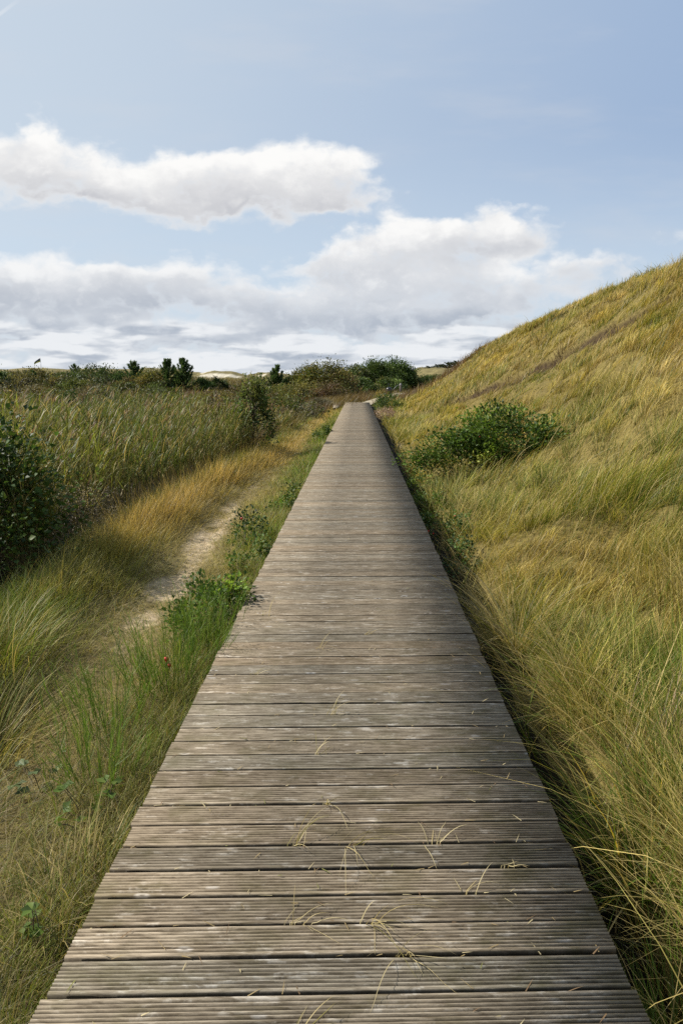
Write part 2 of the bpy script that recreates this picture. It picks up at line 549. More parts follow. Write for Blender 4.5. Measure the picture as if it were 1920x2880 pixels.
def boards(y0, count, x0, x1, r):
    prof = board_profile()
    parts = []
    K = len(prof)
    for i in range(count):
        yc = y0 + i * PITCH + r.normal(0, .0008)
        w = 1 + r.normal(0, .006)
        dz = r.normal(0, .0012)
        a, b = x0 + r.normal(0, .003), x1 + r.normal(0, .003)
        tint, seed = np.clip(r.normal(.55, .2), 0, 1), r.random()
        tilt = r.normal(0, .0012)
        sk = SKEW + r.normal(0, .0012)
        xs_ = np.linspace(a, b, 4)
        V = []
        for j, xv in enumerate(xs_):
            bow = r.normal(0, .0006)
            V.append(np.stack([np.full(K, xv), yc + prof[:, 0] * w + (xv - x0) * sk, prof[:, 1] + dz + tilt * (xv - x0) / (x1 - x0) + bow], 1))
        V = np.concatenate(V)
        C = np.tile(np.stack([np.full(K, tint), np.full(K, seed), prof[:, 2]], 1), (4, 1))
        k = np.arange(K - 1)
        F = np.concatenate([np.stack([k + j * K, k + 1 + j * K, k + 1 + (j + 1) * K, k + (j + 1) * K], 1)[:, ::-1] for j in range(3)])
        kb = np.array([[j * K, (j + 1) * K, (j + 1) * K + K - 1, j * K + K - 1] for j in range(3)])[:, ::-1]
        ends = [np.arange(K)[None], (np.arange(K) + 3 * K)[None, ::-1]]
        parts.append((V, [F, kb] + ends, C))
    return merge(parts)


def box_v(x0, x1, y0, y1, z0, z1):
    V = np.array([(x, y, z) for z in (z0, z1) for y in (y0, y1) for x in (x0, x1)], float)
    F = np.array([(0, 2, 3, 1), (4, 5, 7, 6), (0, 1, 5, 4), (2, 6, 7, 3), (0, 4, 6, 2), (1, 3, 7, 5)])
    return V, F


M_BEAM = solid_mat('damp_timber', (.07, .055, .04), .85, noise_scale=12)
walk = thing('boardwalk', 'long straight boardwalk of grooved grey planks running into the distance', 'boardwalk', (0, 0, 0))
r = np.random.default_rng(5)
n_boards = int((DECK_END - (.534)) / PITCH)
V, F, C = boards(.534, n_boards, DX0, DX1, r)
mesh('deck', V, F, M_DECK, walk, C)
for bx in (DX0 + .12, DX1 - .22):
    V, F = box_v(bx, bx + .1, .3, DECK_END - .1, -.165, -.031)
    mesh('bearer', V, [F], M_BEAM, walk)

# short side walkway that joins at the far end
spur = thing('side_boardwalk', 'short grey plank walkway joining the far left end of the long boardwalk', 'boardwalk', (-1.12, 42.6, -.02))
parts = []
rr = np.random.default_rng(6)
for i in range(66):
    t = i / 66
    y0 = -4.0 + t * 8.3
    xl, xr = -.30 + t * .0 - .55 * t * t, -.02 + .28 * t * .4
    V, F = box_v(xl, xr, y0, y0 + .115, -.03, rr.normal(0, .002))
    parts.append((V, [F], (np.clip(rr.normal(.7, .1), 0, 1), rr.random(), 1)))
V, F, C = merge(parts)
mesh('deck', V, F, M_DECK, spur, C)
V, F = box_v(-.28, -.18, -3.9, 4.2, -.16, -.032)
mesh('bearer', V, [F], M_BEAM, spur)

# pale sandy path that leaves the deck end towards the right
py_ = np.linspace(0, 1, 40)
cx = lerp(.35, 4.2, py_ ** 1.1); cyv = 46.9 + 20 * py_ ** .95
wid = .5 + .2 * py_
nrm = np.stack([np.gradient(cyv), -np.gradient(cx)], 1); nrm /= np.linalg.norm(nrm, axis=1)[:, None]
PV = []
for k in np.linspace(-1, 1, 7):
    xx = cx + nrm[:, 0] * wid * k; yy_ = cyv + nrm[:, 1] * wid * k
    zz = -.14 + .34 * py_ - .05 * abs(k) ** 3
    PV.append(np.stack([xx, yy_, zz + .03 * (fbm(xx * 2, yy_ * 2, 3) - .5)], 1))
PV = np.stack(PV, 1).reshape(-1, 3)
i = (np.arange(39)[:, None] * 7 + np.arange(6)[None]).ravel()
tag(mesh('path', PV, [np.stack([i, i + 1, i + 8, i + 7], 1)], M_SOIL, col=np.tile((.33, .285, .205), (len(PV), 1)), smooth=True),
    'pale sandy footpath bending right from the end of the boardwalk', kind='structure')


# ------------------------------------------------------------------ vegetation generators
def blades(P, h, w, ang, lean, bend, cb, ct, segs=3, face=None, tippow=1.6):
    """ribbons that arc from P: lean/bend are angles from the vertical; returns V, faces, colours"""
    N = len(P)
    t = np.linspace(0, 1, segs + 1)
    tm = (t[1:] + t[:-1]) / 2
    a = lean[:, None] + bend[:, None] * tm[None]
    ds = (h / segs)[:, None]
    hx = np.concatenate([np.zeros((N, 1)), np.cumsum(np.sin(a) * ds, 1)], 1)
    hz = np.concatenate([np.zeros((N, 1)), np.cumsum(np.cos(a) * ds, 1)], 1)
    X = P[:, 0, None] + hx * np.cos(ang)[:, None]
    Y = P[:, 1, None] + hx * np.sin(ang)[:, None]
    Z = P[:, 2, None] + hz
    S = np.stack([X, Y, Z], 2)
    f = ang + np.pi / 2 if face is None else face
    side = np.stack([np.cos(f), np.sin(f), np.zeros(N)], 1)
    wt = w[:, None] * .5 * (1 - t[None] ** tippow)
    Lv = S[:, :segs] - side[:, None] * wt[:, :segs, None]
    Rv = S[:, :segs] + side[:, None] * wt[:, :segs, None]
    V = np.concatenate([np.stack([Lv, Rv], 2).reshape(N, 2 * segs, 3), S[:, segs:]], 1)
    tt = np.concatenate([np.repeat(t[:segs], 2), [1.]])
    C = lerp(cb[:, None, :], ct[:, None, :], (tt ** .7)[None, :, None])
    K = 2 * segs + 1
    o = (np.arange(N) * K)[:, None]
    Q = np.concatenate([o + np.array([[2 * s, 2 * s + 1, 2 * s + 3, 2 * s + 2]]) for s in range(segs - 1)]) if segs > 1 else np.zeros((0, 4), int)
    Tr = o + np.array([[2 * segs - 2, 2 * segs - 1, 2 * segs]])
    return V.reshape(-1, 3), [Q, Tr], C.reshape(-1, 3)


def pick(r, n, pal, p):
    pal = np.array(pal)
    p = np.ones(len(pal)) if p is None else p
    return pal[r.choice(len(pal), n, p=np.array(p) / np.sum(p))]


def leaves(P, d, size, aspect, col, r, fold=.25):
    """folded leaf blades at P, growing along d; 4 vertices each"""
    N = len(P)
    d = d / (np.linalg.norm(d, axis=1)[:, None] + 1e-9)
    up = r.normal(0, .55, (N, 3)) + np.array((0, 0, 1.))
    s = np.cross(d, up)
    s /= (np.linalg.norm(s, axis=1)[:, None] + 1e-9)
    nrm = np.cross(s, d)
    L = size[:, None]; W = (size * aspect / 2)[:, None]
    mid = P + d * L * .5
    V = np.stack([P, mid - s * W + nrm * W * fold, P + d * L - nrm * L * .12, mid + s * W + nrm * W * fold], 1)
    o = (np.arange(N) * 4)[:, None]
    F = np.concatenate([o + np.array([[0, 1, 2]]), o + np.array([[0, 2, 3]])])
    C = np.repeat(col, 4, 0)
    return V.reshape(-1, 3), [F], C


def tubes(paths, r0, r1, sides=5):
    """tapered tubes along polylines (each an (m,3) array)"""
    parts = []
    for k, p in enumerate(paths):
        p = np.asarray(p, float)
        m = len(p)
        a0 = r0[k] if np.ndim(r0) else r0
        a1 = r1[k] if np.ndim(r1) else r1
        tan = np.gradient(p, axis=0)
        tan /= (np.linalg.norm(tan, axis=1)[:, None] + 1e-9)
        ref = np.array((1., 0, 0)) if abs(tan[0, 0]) < .8 else np.array((0, 1., 0))
        s = np.cross(tan, ref); s /= (np.linalg.norm(s, axis=1)[:, None] + 1e-9)
        b = np.cross(tan, s)
        an = np.linspace(0, 2 * np.pi, sides, endpoint=False)
        rad = np.linspace(a0, a1, m)[:, None, None]
        V = p[:, None] + rad * (np.cos(an)[None, :, None] * s[:, None] + np.sin(an)[None, :, None] * b[:, None])
        j = np.arange(sides)
        F = np.concatenate([np.stack([i * sides + j, i * sides + (j + 1) % sides, (i + 1) * sides + (j + 1) % sides, (i + 1) * sides + j], 1) for i in range(m - 1)])
        cap = [np.arange(sides)[None, ::-1], (np.arange(sides) + (m - 1) * sides)[None]]
        parts.append((V.reshape(-1, 3), [F] + cap, (.5, .5, .5)))
    return merge(parts)


def limb(a, b, r, sag=.12, m=6):
    t = np.linspace(0, 1, m)[:, None]
    a = np.asarray(a, float); b = np.asarray(b, float)
    L = np.linalg.norm(b - a)
    off = r.normal(0, sag * L, 3) * np.array((1, 1, .4))
    return a + (b - a) * t + np.sin(t * np.pi) * off + r.normal(0, .012 * L, (m, 3)) * np.sin(t * np.pi)


def shrub(name, label, cat, base, size, n, leaf, pal, prob, seed, clumps=24, group=None, mat=None, aspect=.6, stemcol=M_BARK, stem_r=.012,
          crown_name='foliage', trunk_name='stem', low=.1, trunk_h=None, lift=.25, spread=.2, sprout=.0, hips=0, shape=1.0, lean=(0, 0)):
    """leafy plant: limbs run from the base to leaf clumps spread through an uneven crown"""
    r = np.random.default_rng(seed)
    root = thing(name, label, cat, base, group)
    sx, sy, sz = size                                  # half widths and height
    d = r.normal(0, 1, (clumps * 3, 3)); d /= np.linalg.norm(d, axis=1)[:, None]
    d = d[d[:, 2] > -.35][:clumps]
    rad = r.uniform(.45, 1., len(d)) ** .6
    cc = d * rad[:, None]
    tz = (cc[:, 2] + .35) / 1.35
    zc = sz * (low + (1 - low) * np.clip(tz, 0, 1) * .97)
    narrow = 1 - (1 - shape) * np.clip(tz, 0, 1)
    cc = np.stack([cc[:, 0] * sx * narrow, cc[:, 1] * sy * narrow, zc], 1)
    cc[:, 0] += lean[0] * zc; cc[:, 1] += lean[1] * zc
    csz = r.uniform(.6, 1.35, len(cc))
    idx = r.choice(len(cc), n, p=csz / csz.sum())
    sp = np.array((sx, sy, sz * .55)) * spread
    off = np.clip(r.normal(0, 1, (n, 3)), -2.1, 2.1) * sp * csz[idx][:, None]
    P = cc[idx] + off
    P[:, 2] = np.maximum(P[:, 2], .02 * sz)
    if sprout:
        m = r.random(n) < .12
        P[m, 2] += r.exponential(sprout, m.sum())
    ctr = np.array((lean[0] * sz * .4, lean[1] * sz * .4, sz * .35))
    dr = (P - ctr) / np.array((sx, sy, sz))
    dr = dr + r.normal(0, .55, (n, 3)) + np.array((0, 0, lift))
    ccol = pick(r, len(cc), pal, prob) * np.exp(r.normal(0, .32, (len(cc), 1)))
    col = ccol[idx] * r.uniform(.65, 1.35, (n, 1))
    V, F, C = leaves(P, dr, leaf * r.uniform(.6, 1.35, n), aspect, col, r)
    mesh(crown_name, V, F, mat or M_DULL, root, C)
    paths, ra, rb = [], [], []
    if trunk_h:
        top = np.array((lean[0] * trunk_h + r.normal(0, .04) * trunk_h, lean[1] * trunk_h, trunk_h))
        paths.append(limb((0, 0, -.08), top, r, .05)); ra.append(stem_r); rb.append(stem_r * .65)
    for c in cc:
        st = np.array((0, 0, -.05)) + np.array((r.normal(0, .06) * sx, r.normal(0, .06) * sy, 0)) if not trunk_h else paths[0][r.integers(2, 6)]
        paths.append(limb(st, c, r, .1)); ra.append(stem_r * (.55 if trunk_h else .8)); rb.append(stem_r * .2)
    V, F, C = tubes(paths, ra, rb, 4)
    mesh(trunk_name, V, F, stemcol, root, C)
    if hips:
        for k in range(hips):
            c = cc[r.integers(len(cc))] + r.normal(0, .25, 3) * np.array((sx, sy, 0)) * .3
            c = c + np.array((0, -.15 * sy, .05))
            berry(root, c, r.uniform(.010, .014))
    return root


M_HIP = solid_mat('red_rose_hip', (.45, .03, .015), .35, noise_scale=40, amount=.15)


def berry(root, c, rad):
    an = np.linspace(0, 2 * np.pi, 8, endpoint=False)
    lv = [(-1, .15), (-.75, .7), (0, 1), (.7, .75), (.95, .25), (1.3, .32)]
    V = np.concatenate([np.stack([np.cos(an) * q * rad, np.sin(an) * q * rad, np.full(8, -p * rad)], 1) for p, q in lv]) + np.asarray(c)
    j = np.arange(8)
    F = np.concatenate([np.stack([i * 8 + j, i * 8 + (j + 1) % 8, (i + 1) * 8 + (j + 1) % 8, (i + 1) * 8 + j], 1) for i in range(5)])
    mesh('rose_hip', V, [F, np.arange(8)[None], (np.arange(8) + 40)[None, ::-1]], M_HIP, root, smooth=True)


def conifer(label, base, h, half, seed, group=None, pal=None, name='pine_tree', bare_stem=0.05, flat=0.):
    """young pine: whorls of up-turned shoots wrapped in needles"""
    r = np.random.default_rng(seed)
    root = thing(name, label, 'tree', base, group)
    pal = pal or [(.055, .105, .035), (.075, .13, .04), (.10, .14, .045)]
    paths, ra, rb = [limb((0, 0, -.1), (r.normal(0, .03) * h, 0, h * .97), r, .02, 9)], [h * .022], [h * .006]
    P, D, cidx = [], [], []
    n_wh = 8 if not flat else 6
    for k in range(n_wh):
        f = bare_stem + (1 - bare_stem) * (k + .4) / n_wh
        zc = h * f * .94
        reach = half * ((1 - f) ** .9 * 1.0 + .05) * r.uniform(.6, 1.25)
        if flat:
            reach = half * (.55 + .6 * math.sin(math.pi * (k + .8) / n_wh)) * r.uniform(.7, 1.2)
        for b in range(r.integers(5, 8)):
            a = r.uniform(0, 2 * np.pi)
            e = np.array((math.cos(a) * reach, math.sin(a) * reach, zc + reach * r.uniform(.15, .5) * (1 - flat) + h * .02))
            st = np.array((paths[0][:, 0].mean(), 0, zc * .97))
            pth = limb(st, e, r, .06, 5)
            pth[-1, 2] += .05 * h * (1 - flat)
            paths.append(pth); ra.append(h * .006); rb.append(h * .002)
            m = 130
            t = r.uniform(.25, 1.05, m)
            q = st + (e - st) * t[:, None]; q[:, 2] += .10 * h * (1 - flat) * np.clip(t, 0, 1.1) ** 4
            q += r.normal(0, .018 * h, (m, 3)) * (.6 + flat)
            P.append(q); D.append(np.tile((e - st) / (np.linalg.norm(e - st) + 1e-6), (m, 1)) + np.array((0, 0, .8)))
    m = 160
    t = r.uniform(.5, 1.03, m)
    P.append(np.stack([r.normal(0, .02 * h, m), r.normal(0, .02 * h, m), t * h], 1)); D.append(np.tile((0, 0, 1.4), (m, 1)))
    P = np.concatenate(P); D = np.concatenate(D) + r.normal(0, .55, (len(P), 3))
    col = pick(r, len(P), pal, np.ones(len(pal))) * r.uniform(.6, 1.35, (len(P), 1))
    V, F, C = leaves(P, D, h * .075 * r.uniform(.6, 1.3, len(P)), .3, col, r)
    mesh('crown', V, F, M_DULL, root, C)
    V, F, C = tubes(paths, ra, rb, 5)
    mesh('trunk', V, F, M_BARK, root, C)
    return root


# ------------------------------------------------------------------ grasses that nobody could count
def logy(r, n, a, b):
    return np.exp(r.uniform(math.log(a), math.log(b), n))


def pxw(y, k=.42):
    """blade width: real near by, bundled far away so that far grass keeps its cover"""
    return k * np.maximum(y, .5) / 682


def tufted(r, tx, ty, per, spread):
    idx = np.repeat(np.arange(len(tx)), per)
    n = len(idx)
    o = r.normal(0, 1, (n, 2)) * spread[idx][:, None]
    return idx, tx[idx] + o[:, 0], ty[idx] + o[:, 1], np.arctan2(o[:, 1], o[:, 0])


def toward(a, b, k):
    """blend two headings"""
    return np.arctan2((1 - k) * np.sin(a) + k * np.sin(b), (1 - k) * np.cos(a) + k * np.cos(b))


BUSH_SPOTS = [(2.95, 13.2, .95, .7), (1.85, 13.1, .8, .55), (1.2, 12.0, .35, .6), (1.18, 9.1, .32, .45)]


def in_bush(x, y, spots):
    k = np.zeros(len(x))
    for (a, b, p, q) in spots:
        k = np.maximum(k, ((x - a) / p) ** 2 + ((y - b) / q) ** 2 < 1)
    return k


def hill_grass():
    r = np.random.default_rng(101)
    n = 11000
    y = logy(r, n, 1.0, 115)
    x = .98 + (np.minimum(16.5, .62 * y + 2.2)) * r.random(n)
    dx = scarp(x, y)
    n = len(x)
    spread = (.035 + .0045 * y) * np.exp(r.normal(0, .25, n))
    idx, bx, by, out = tufted(r, x, y, 38, spread)
    bd = scarp(bx, by); bo = scarp_on(by)
    ditch = 1.1 + .34 * fbm(by * 1.1, by * 0, 77, 3) * sstep(14, 4, by)
    ok = (bx > np.where(r.random(len(bx)) < .93, ditch, .9)) & ~((bd > -.08) & (bd < .1) & (bo > .5) & (r.random(len(bx)) < .8))
    idx, bx, by, out, bd, bo = idx[ok], bx[ok], by[ok], out[ok], bd[ok], bo[ok]
    m = len(idx)
    z = surf_z(bx, by) - .02
    p1 = fbm(x * .5, y * .35, 201, 4); p2 = fbm(x * .9 + 9, y * .7, 211, 4)
    gr = sstep(.42, .58, p1 + .19 * sstep(6.5, 2.5, y) * sstep(3.4, 1.4, x) - .02)
    gr = gr * (1 - .5 * sstep(6, 10, y))
    ru = sstep(.47, .63, p2) * sstep(2.2, 4.5, x)
    st = sstep(.47, .62, fbm(x * .8 + 3, y * .6, 221, 3))
    tc = lerp(GOLD * 1.12, OLIVE * 1.5, (.2 + .4 * r.random(n))[:, None])
    tc = lerp(tc, STRAW * 1.12, st[:, None] * .75)
    tc = lerp(tc, OLIVE * np.array((1.0, 1.22, .8)), gr[:, None] * .85)
    tc = lerp(tc, np.array((.32, .205, .075)), ru[:, None] * .5)
    tc = tc * np.array((1.14, 1.12, 1.1)) * np.exp(r.normal(0, .34, (n, 1)))
    rnd = r.random(m)
    ct = tc[idx] * r.uniform(.65, 1.35, (m, 1))
    isg = rnd < (.10 + .45 * gr[idx])
    ct[isg] = (GREEN * np.array((1.35, 1.35, .9)))[None] * r.uniform(.7, 1.4, (isg.sum(), 1))
    iss = rnd > .87
    ct[iss] = STRAW * np.array((1.42, 1.4, 1.35)) * r.uniform(.8, 1.2, (iss.sum(), 1))
    cb = ct * np.array((.26, .23, .18))  # darker feet: dull thatch plus painted shade between the tussocks
    hh = np.clip(.34 + .22 * (fbm(x * .6, y * .5, 231, 3) - .5) * 2, .2, .6) * np.exp(r.normal(0, .28, n))
    hh = hh * (1 + .45 * sstep(8, 3, y)) * (1 - .6 * in_bush(x, y, BUSH_SPOTS))
    h = hh[idx] * r.uniform(.5, 1.35, m) * np.where((bd < 0) & (bd > -1.3) & (bo > .4), .5, 1)
    rim = (bd > -.16) & (bd < .28) & (bo > .42)                           # dead, dark thatch hanging over the little scarp
    ct[rim] = np.array((.085, .05, .022)) * r.uniform(.5, 1.5, (rim.sum(), 1)); cb[rim] = ct[rim] * .6
    h[rim] *= .6
    # every tussock has its own set, only loosely following the wind
    tw = -.1 + 2.2 * (fbm(x * .6, y * .5, 241, 3) - .5) * 2 + r.normal(0, .5, n)
    ang = toward(out, tw[idx] + r.normal(0, .45, m), .55)
    edge = 1 - sstep(.9, 1.9, bx)
    ang[rim] = np.pi + r.normal(0, .6, rim.sum())
    ang = np.where(r.random(m) < .5 * edge, np.pi + r.normal(0, .7, m), ang)
    tl = np.abs(r.normal(.12, .25, n)); tb = r.uniform(.3, 1.7, n)
    lean = tl[idx] + np.abs(r.normal(.05, .16, m))
    bend = tb[idx] * r.uniform(.6, 1.3, m)
    w = np.maximum(r.uniform(.003, .0068, m), pxw(by, .5) * r.uniform(.6, 1.2, m))
    face = np.where(r.random(m) < .6, r.normal(0, .6, m), ang + np.pi / 2)
    thin = (by > 9) | (r.random(m) < .30 + .07 * by)
    bx, by, z, h, w, ang, lean, bend, face = (q[thin] for q in (bx, by, z, h, w, ang, lean, bend, face))
    cb, ct = cb[thin], ct[thin]
    near = by < 9
    out_parts = []
    P = np.stack([bx, by, z], 1)
    for sel, sg in ((near, 5), (~near, 3)):
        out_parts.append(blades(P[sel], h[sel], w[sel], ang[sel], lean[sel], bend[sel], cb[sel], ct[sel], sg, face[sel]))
    # long pale stalks that arch out above the rest
    k = 11000
    y = logy(r, k, 1.6, 34); x = 1.05 + np.minimum(14, .6 * y + 1.8) * r.random(k) ** 1.15
    pk = fbm(x * .9, y * .7, 261, 3)
    sel = (r.random(k) < sstep(.35, .62, pk)) & (in_bush(x, y, BUSH_SPOTS) < .5)
    x, y = x[sel], y[sel]; k = len(x)
    a = -.15 + 2.4 * (fbm(x * .4, y * .3, 271, 3) - .5) + r.normal(0, .5, k)
    a = np.where((x < 1.9) & (r.random(k) < .6), np.pi + r.normal(0, .6, k), a)
    c = pick(r, k, [STRAW * 1.35, STRAW * 1.1, GREYG * 1.7, GOLD * 1.3], [.4, .3, .15, .15]) * r.uniform(.8, 1.15, (k, 1))
    out_parts.append(blades(np.stack([x, y, surf_z(x, y)], 1), r.uniform(.45, .95, k) * np.where(y > 14, .75, 1), np.maximum(.0024, pxw(y, .36)), a, np.abs(r.normal(.35, .25, k)), r.uniform(.4, 1.5, k), c * .8, c, 6, r.normal(0, .7, k), 2.5))
    V, F, C = merge(out_parts)
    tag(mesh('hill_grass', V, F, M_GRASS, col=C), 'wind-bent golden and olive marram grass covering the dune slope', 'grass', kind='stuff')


hill_grass()


def meadow_grass():
    """short grass beside and on the track, left of the deck"""
    r = np.random.default_rng(102)
    n = 9500
    y = logy(r, n, 1.1, 46)
    lo = np.minimum(reed_x(y) - .25, -3.0)
    x = -.86 + (lo + .86) * r.random(n)
    b = bare(x, y)
    on_track = np.exp(-((x - track_x(y)) / .42) ** 2)
    wetgap = np.exp(-((x - (reed_x(y) + .12)) / .22) ** 2) * sstep(5.5, 8, y)
    keep = (r.random(n) > b * 1.7) & (r.random(n) > wetgap * .95)
    x, y, on_track = x[keep], y[keep], on_track[keep]
    n = len(x)
    idx, bx, by, out = tufted(r, x, y, 26, .045 + .006 * y)
    ok = (bx < -.80 - .04 * r.random(len(bx)))
    idx, bx, by, out = idx[ok], bx[ok], by[ok], out[ok]
    m = len(idx)
    z = ground_z(bx, by) - .01
    edge = np.exp(-((x + 1.0) / .3) ** 2)
    tw = np.exp(-((x - (reed_x(y) + .72)) / .30) ** 2) * sstep(5, 8.5, y)        # tawny strip in front of the reeds
    p = fbm(x * 1.3, y * .9, 301, 4)
    tc = lerp(OLIVE * np.array((1.5, 1.6, 1.2)), GREEN * np.array((1.6, 1.7, 1.2)), sstep(.42, .6, p)[:, None])
    tc = lerp(tc, STRAW, (sstep(.5, .66, fbm(x * 1.6, y * 1.2, 311, 4)) * .65)[:, None])
    tc = lerp(tc, lerp(GOLD * 1.15, STRAW, .45), on_track[:, None] * .85)
    tc = lerp(tc, np.array((.58, .375, .125)), tw[:, None] * .8)
    tc = lerp(tc, GREEN * np.array((1.3, 1.5, 1.1)), (edge * .6 * sstep(2.1, 3.1, y))[:, None])
    mat_ = (1 - sstep(2.2, 4.2, y)) * (.25 + .75 * sstep(.42, .6, fbm(x * 2.4, y * 2.4, 331, 3)))
    tc = lerp(tc, np.array((.235, .185, .06)), (mat_ * .75)[:, None])
    tc *= np.exp(r.normal(0, .25, (n, 1))) * (.9 + .1 * sstep(3, 7, y))[:, None]
    ct = tc[idx] * r.uniform(.65, 1.4, (m, 1))
    q = r.random(m)
    s = q < .18
    ct[s] = STRAW * r.uniform(.7, 1.15, (s.sum(), 1))
    s = q > .93
    ct[s] = DEEP * 1.6 * r.uniform(.7, 1.3, (s.sum(), 1))
    cb = ct * np.array((.45, .45, .38))  # feet darkened for thatch, with some shade painted in
    hh = (.12 + .06 * edge) * (.7 + .3 * sstep(2, 3.5, y)) + .10 * tw + .10 * np.exp(-((x + 2.75) / .4) ** 2) - .05 * on_track
    hh = hh * np.exp(r.normal(0, .25, n)) * (1 - .6 * in_bush(x, y, [(-1.16, 5.15, .3, .3), (-4, 6.6, 1., .9)]))
    h = np.clip(hh[idx], .04, 1) * r.uniform(.5, 1.5, m)
    ang = toward(out, r.normal(-.2, .9, m), .45)
    lean = np.abs(r.normal(.3, .3, m)) + .5 * on_track[idx]
    bend = r.uniform(.2, 1.5, m) * (1 - .6 * tw[idx])
    w = np.maximum(r.uniform(.0018, .0038, m), pxw(by) * r.uniform(.55, 1.1, m))
    face = np.where(r.random(m) < .6, r.normal(0, .6, m), ang + np.pi / 2)
    P = np.stack([bx, by, z], 1)
    V, F, C = blades(P, h, w, ang, lean, bend, cb, ct, 4, face)
    tag(mesh('track_grass', V, F, M_GRASS, col=C), 'short green and straw-coloured grass along the trodden track left of the boardwalk', 'grass', kind='stuff')


meadow_grass()


def straw_litter():
    r = np.random.default_rng(103)
    n = 17000
    y = logy(r, n, 1.1, 30)
    x = track_x(y) + r.normal(0, .42, n)
    x = np.where(r.random(n) < .25, -.95 - r.exponential(.3, n), x)
    keep = (x < -.87) & (x > -3.2)
    x, y = x[keep], y[keep]
    n = len(x)
    z = ground_z(x, y) + r.uniform(.005, .05, n)
    ct = pick(r, n, [STRAW, STRAW * .75, GREYG * 1.3, BROWN * 1.3], [.4, .3, .2, .1]) * r.uniform(.7, 1.25, (n, 1)) * (.6 + .4 * sstep(3, 6, y))[:, None]
    V, F, C = blades(np.stack([x, y, z], 1), r.uniform(.06, .32, n), np.maximum(.0022, pxw(y, .32)), r.normal(.6, 1.2, n), r.uniform(1.1, 1.5, n),
                     r.uniform(.0, .6, n), ct * .85, ct, 3, r.normal(0, .8, n))
    tag(mesh('straw_litter', V, F, M_GRASS, col=C), 'flattened dry straw lying on the trodden track', 'straw', kind='stuff')


straw_litter()


def reed_bed():
    r = np.random.default_rng(104)
    n = 12500
    y = logy(r, n, 5.2, 27)
    x = reed_x(y) - .05 - (np.minimum(.66 * y + 1.5, 30)) * r.random(n) ** 1.25
    p = fbm(x * .35, y * .3, 401, 4)
    keep = (r.random(n) < sstep(.25, .5, p) * .75 + .25) & (((x + 4.1) / .6) ** 2 + ((y - 6.5) / .6) ** 2 > 1) & (((x + 3.62) / .6) ** 2 + ((y - 8.2) / .5) ** 2 > 1)
    keep &= (y > 6.6) | (x < -4.2)
    x, y, p = x[keep], y[keep], p[keep]
    n = len(x)
    z = ground_z(x, y)
    inside = sstep(0, 1.2, reed_x(y) - x)
    H = (1.12 + .40 * inside) * r.uniform(.62, 1.22, n) * (1 - .35 * sstep(14, 26, y)) * (.8 + .4 * p) * np.where((y > 18) & (x > -4), .72, 1)
    parts = []
    yel = sstep(.42, .62, fbm(x * .5 + 4, y * .4, 411, 3))[:, None]
    lc = lerp(np.array((.085, .122, .021)), np.array((.165, .185, .038)), yel)
    far = sstep(16, 34, y)[:, None]
    lc = lerp(lc, np.array((.13, .115, .04)), far * .8)
    lc = lc * np.exp(r.normal(0, .25, (n, 1)))
    sc = lerp(np.array((.28, .21, .11)), np.array((.17, .17, .05)), r.random((n, 1)))
    ang = r.uniform(-np.pi, np.pi, n)
    lean = np.abs(r.normal(.03, .05, n)); bend = r.uniform(.02, .18, n)
    P = np.stack([x, y, z], 1)
    parts.append(blades(P, H, np.maximum(.006, pxw(y, .42)), ang, lean, bend, sc * .4, sc, 3, r.normal(0, .5, n), 6))
    for k in range(6):                                             # leaves, most of them streaming with the wind
        f = r.uniform(.30, .97, n)
        a = lean + bend * f * .5
        Q = P + np.stack([np.cos(ang) * np.sin(a) * H * f, np.sin(ang) * np.sin(a) * H * f, np.cos(a) * H * f], 1)
        la = np.where(r.random(n) < .5, r.normal(.05, .6, n), r.uniform(-np.pi, np.pi, n))
        c = lc * np.exp(r.normal(0, .22, (n, 1)))
        dry = r.random(n) < .15
        c[dry] = STRAW * 1.2 * r.uniform(.6, 1.1, (dry.sum(), 1))
        parts.append(blades(Q, r.uniform(.2, .5, n), np.maximum(.013, pxw(y, .6)) * r.uniform(.6, 1.3, n), la, np.abs(r.normal(.25, .25, n)), r.uniform(.2, 1.6, n),
                            c * .6, c, 3, np.where(r.random(n) < .6, r.normal(0, .7, n), la + np.pi / 2), 2.2))  # leaf bases darkened, shade inside the reeds put into the colour
    s = r.random(n) < .17                                          # plumes
    a = lean + bend * .6
    top = P + np.stack([np.cos(ang) * np.sin(a) * H, np.sin(ang) * np.sin(a) * H, np.cos(a) * H], 1) * .97
    for k in range(4):
        c = pick(r, n, [(.24, .16, .10), (.33, .26, .16), (.19, .115, .075)], [.4, .35, .25])[s] * r.uniform(.8, 1.2, (s.sum(), 1))
        parts.append(blades(top[s], r.uniform(.12, .24, s.sum()), np.maximum(.013, pxw(y[s], .5)), r.normal(.1, .5, s.sum()), r.uniform(.05, .45, s.sum()), r.uniform(.3, 1.2, s.sum()),
                            c, c, 3, r.normal(0, .8, s.sum()), 2.5))
    V, F, C = merge(parts)
    tag(mesh('reed_bed', V, F, M_GRASS, col=C), 'dense reed bed with drooping leaves and brown plumes left of the track', 'reeds', kind='stuff')


reed_bed()


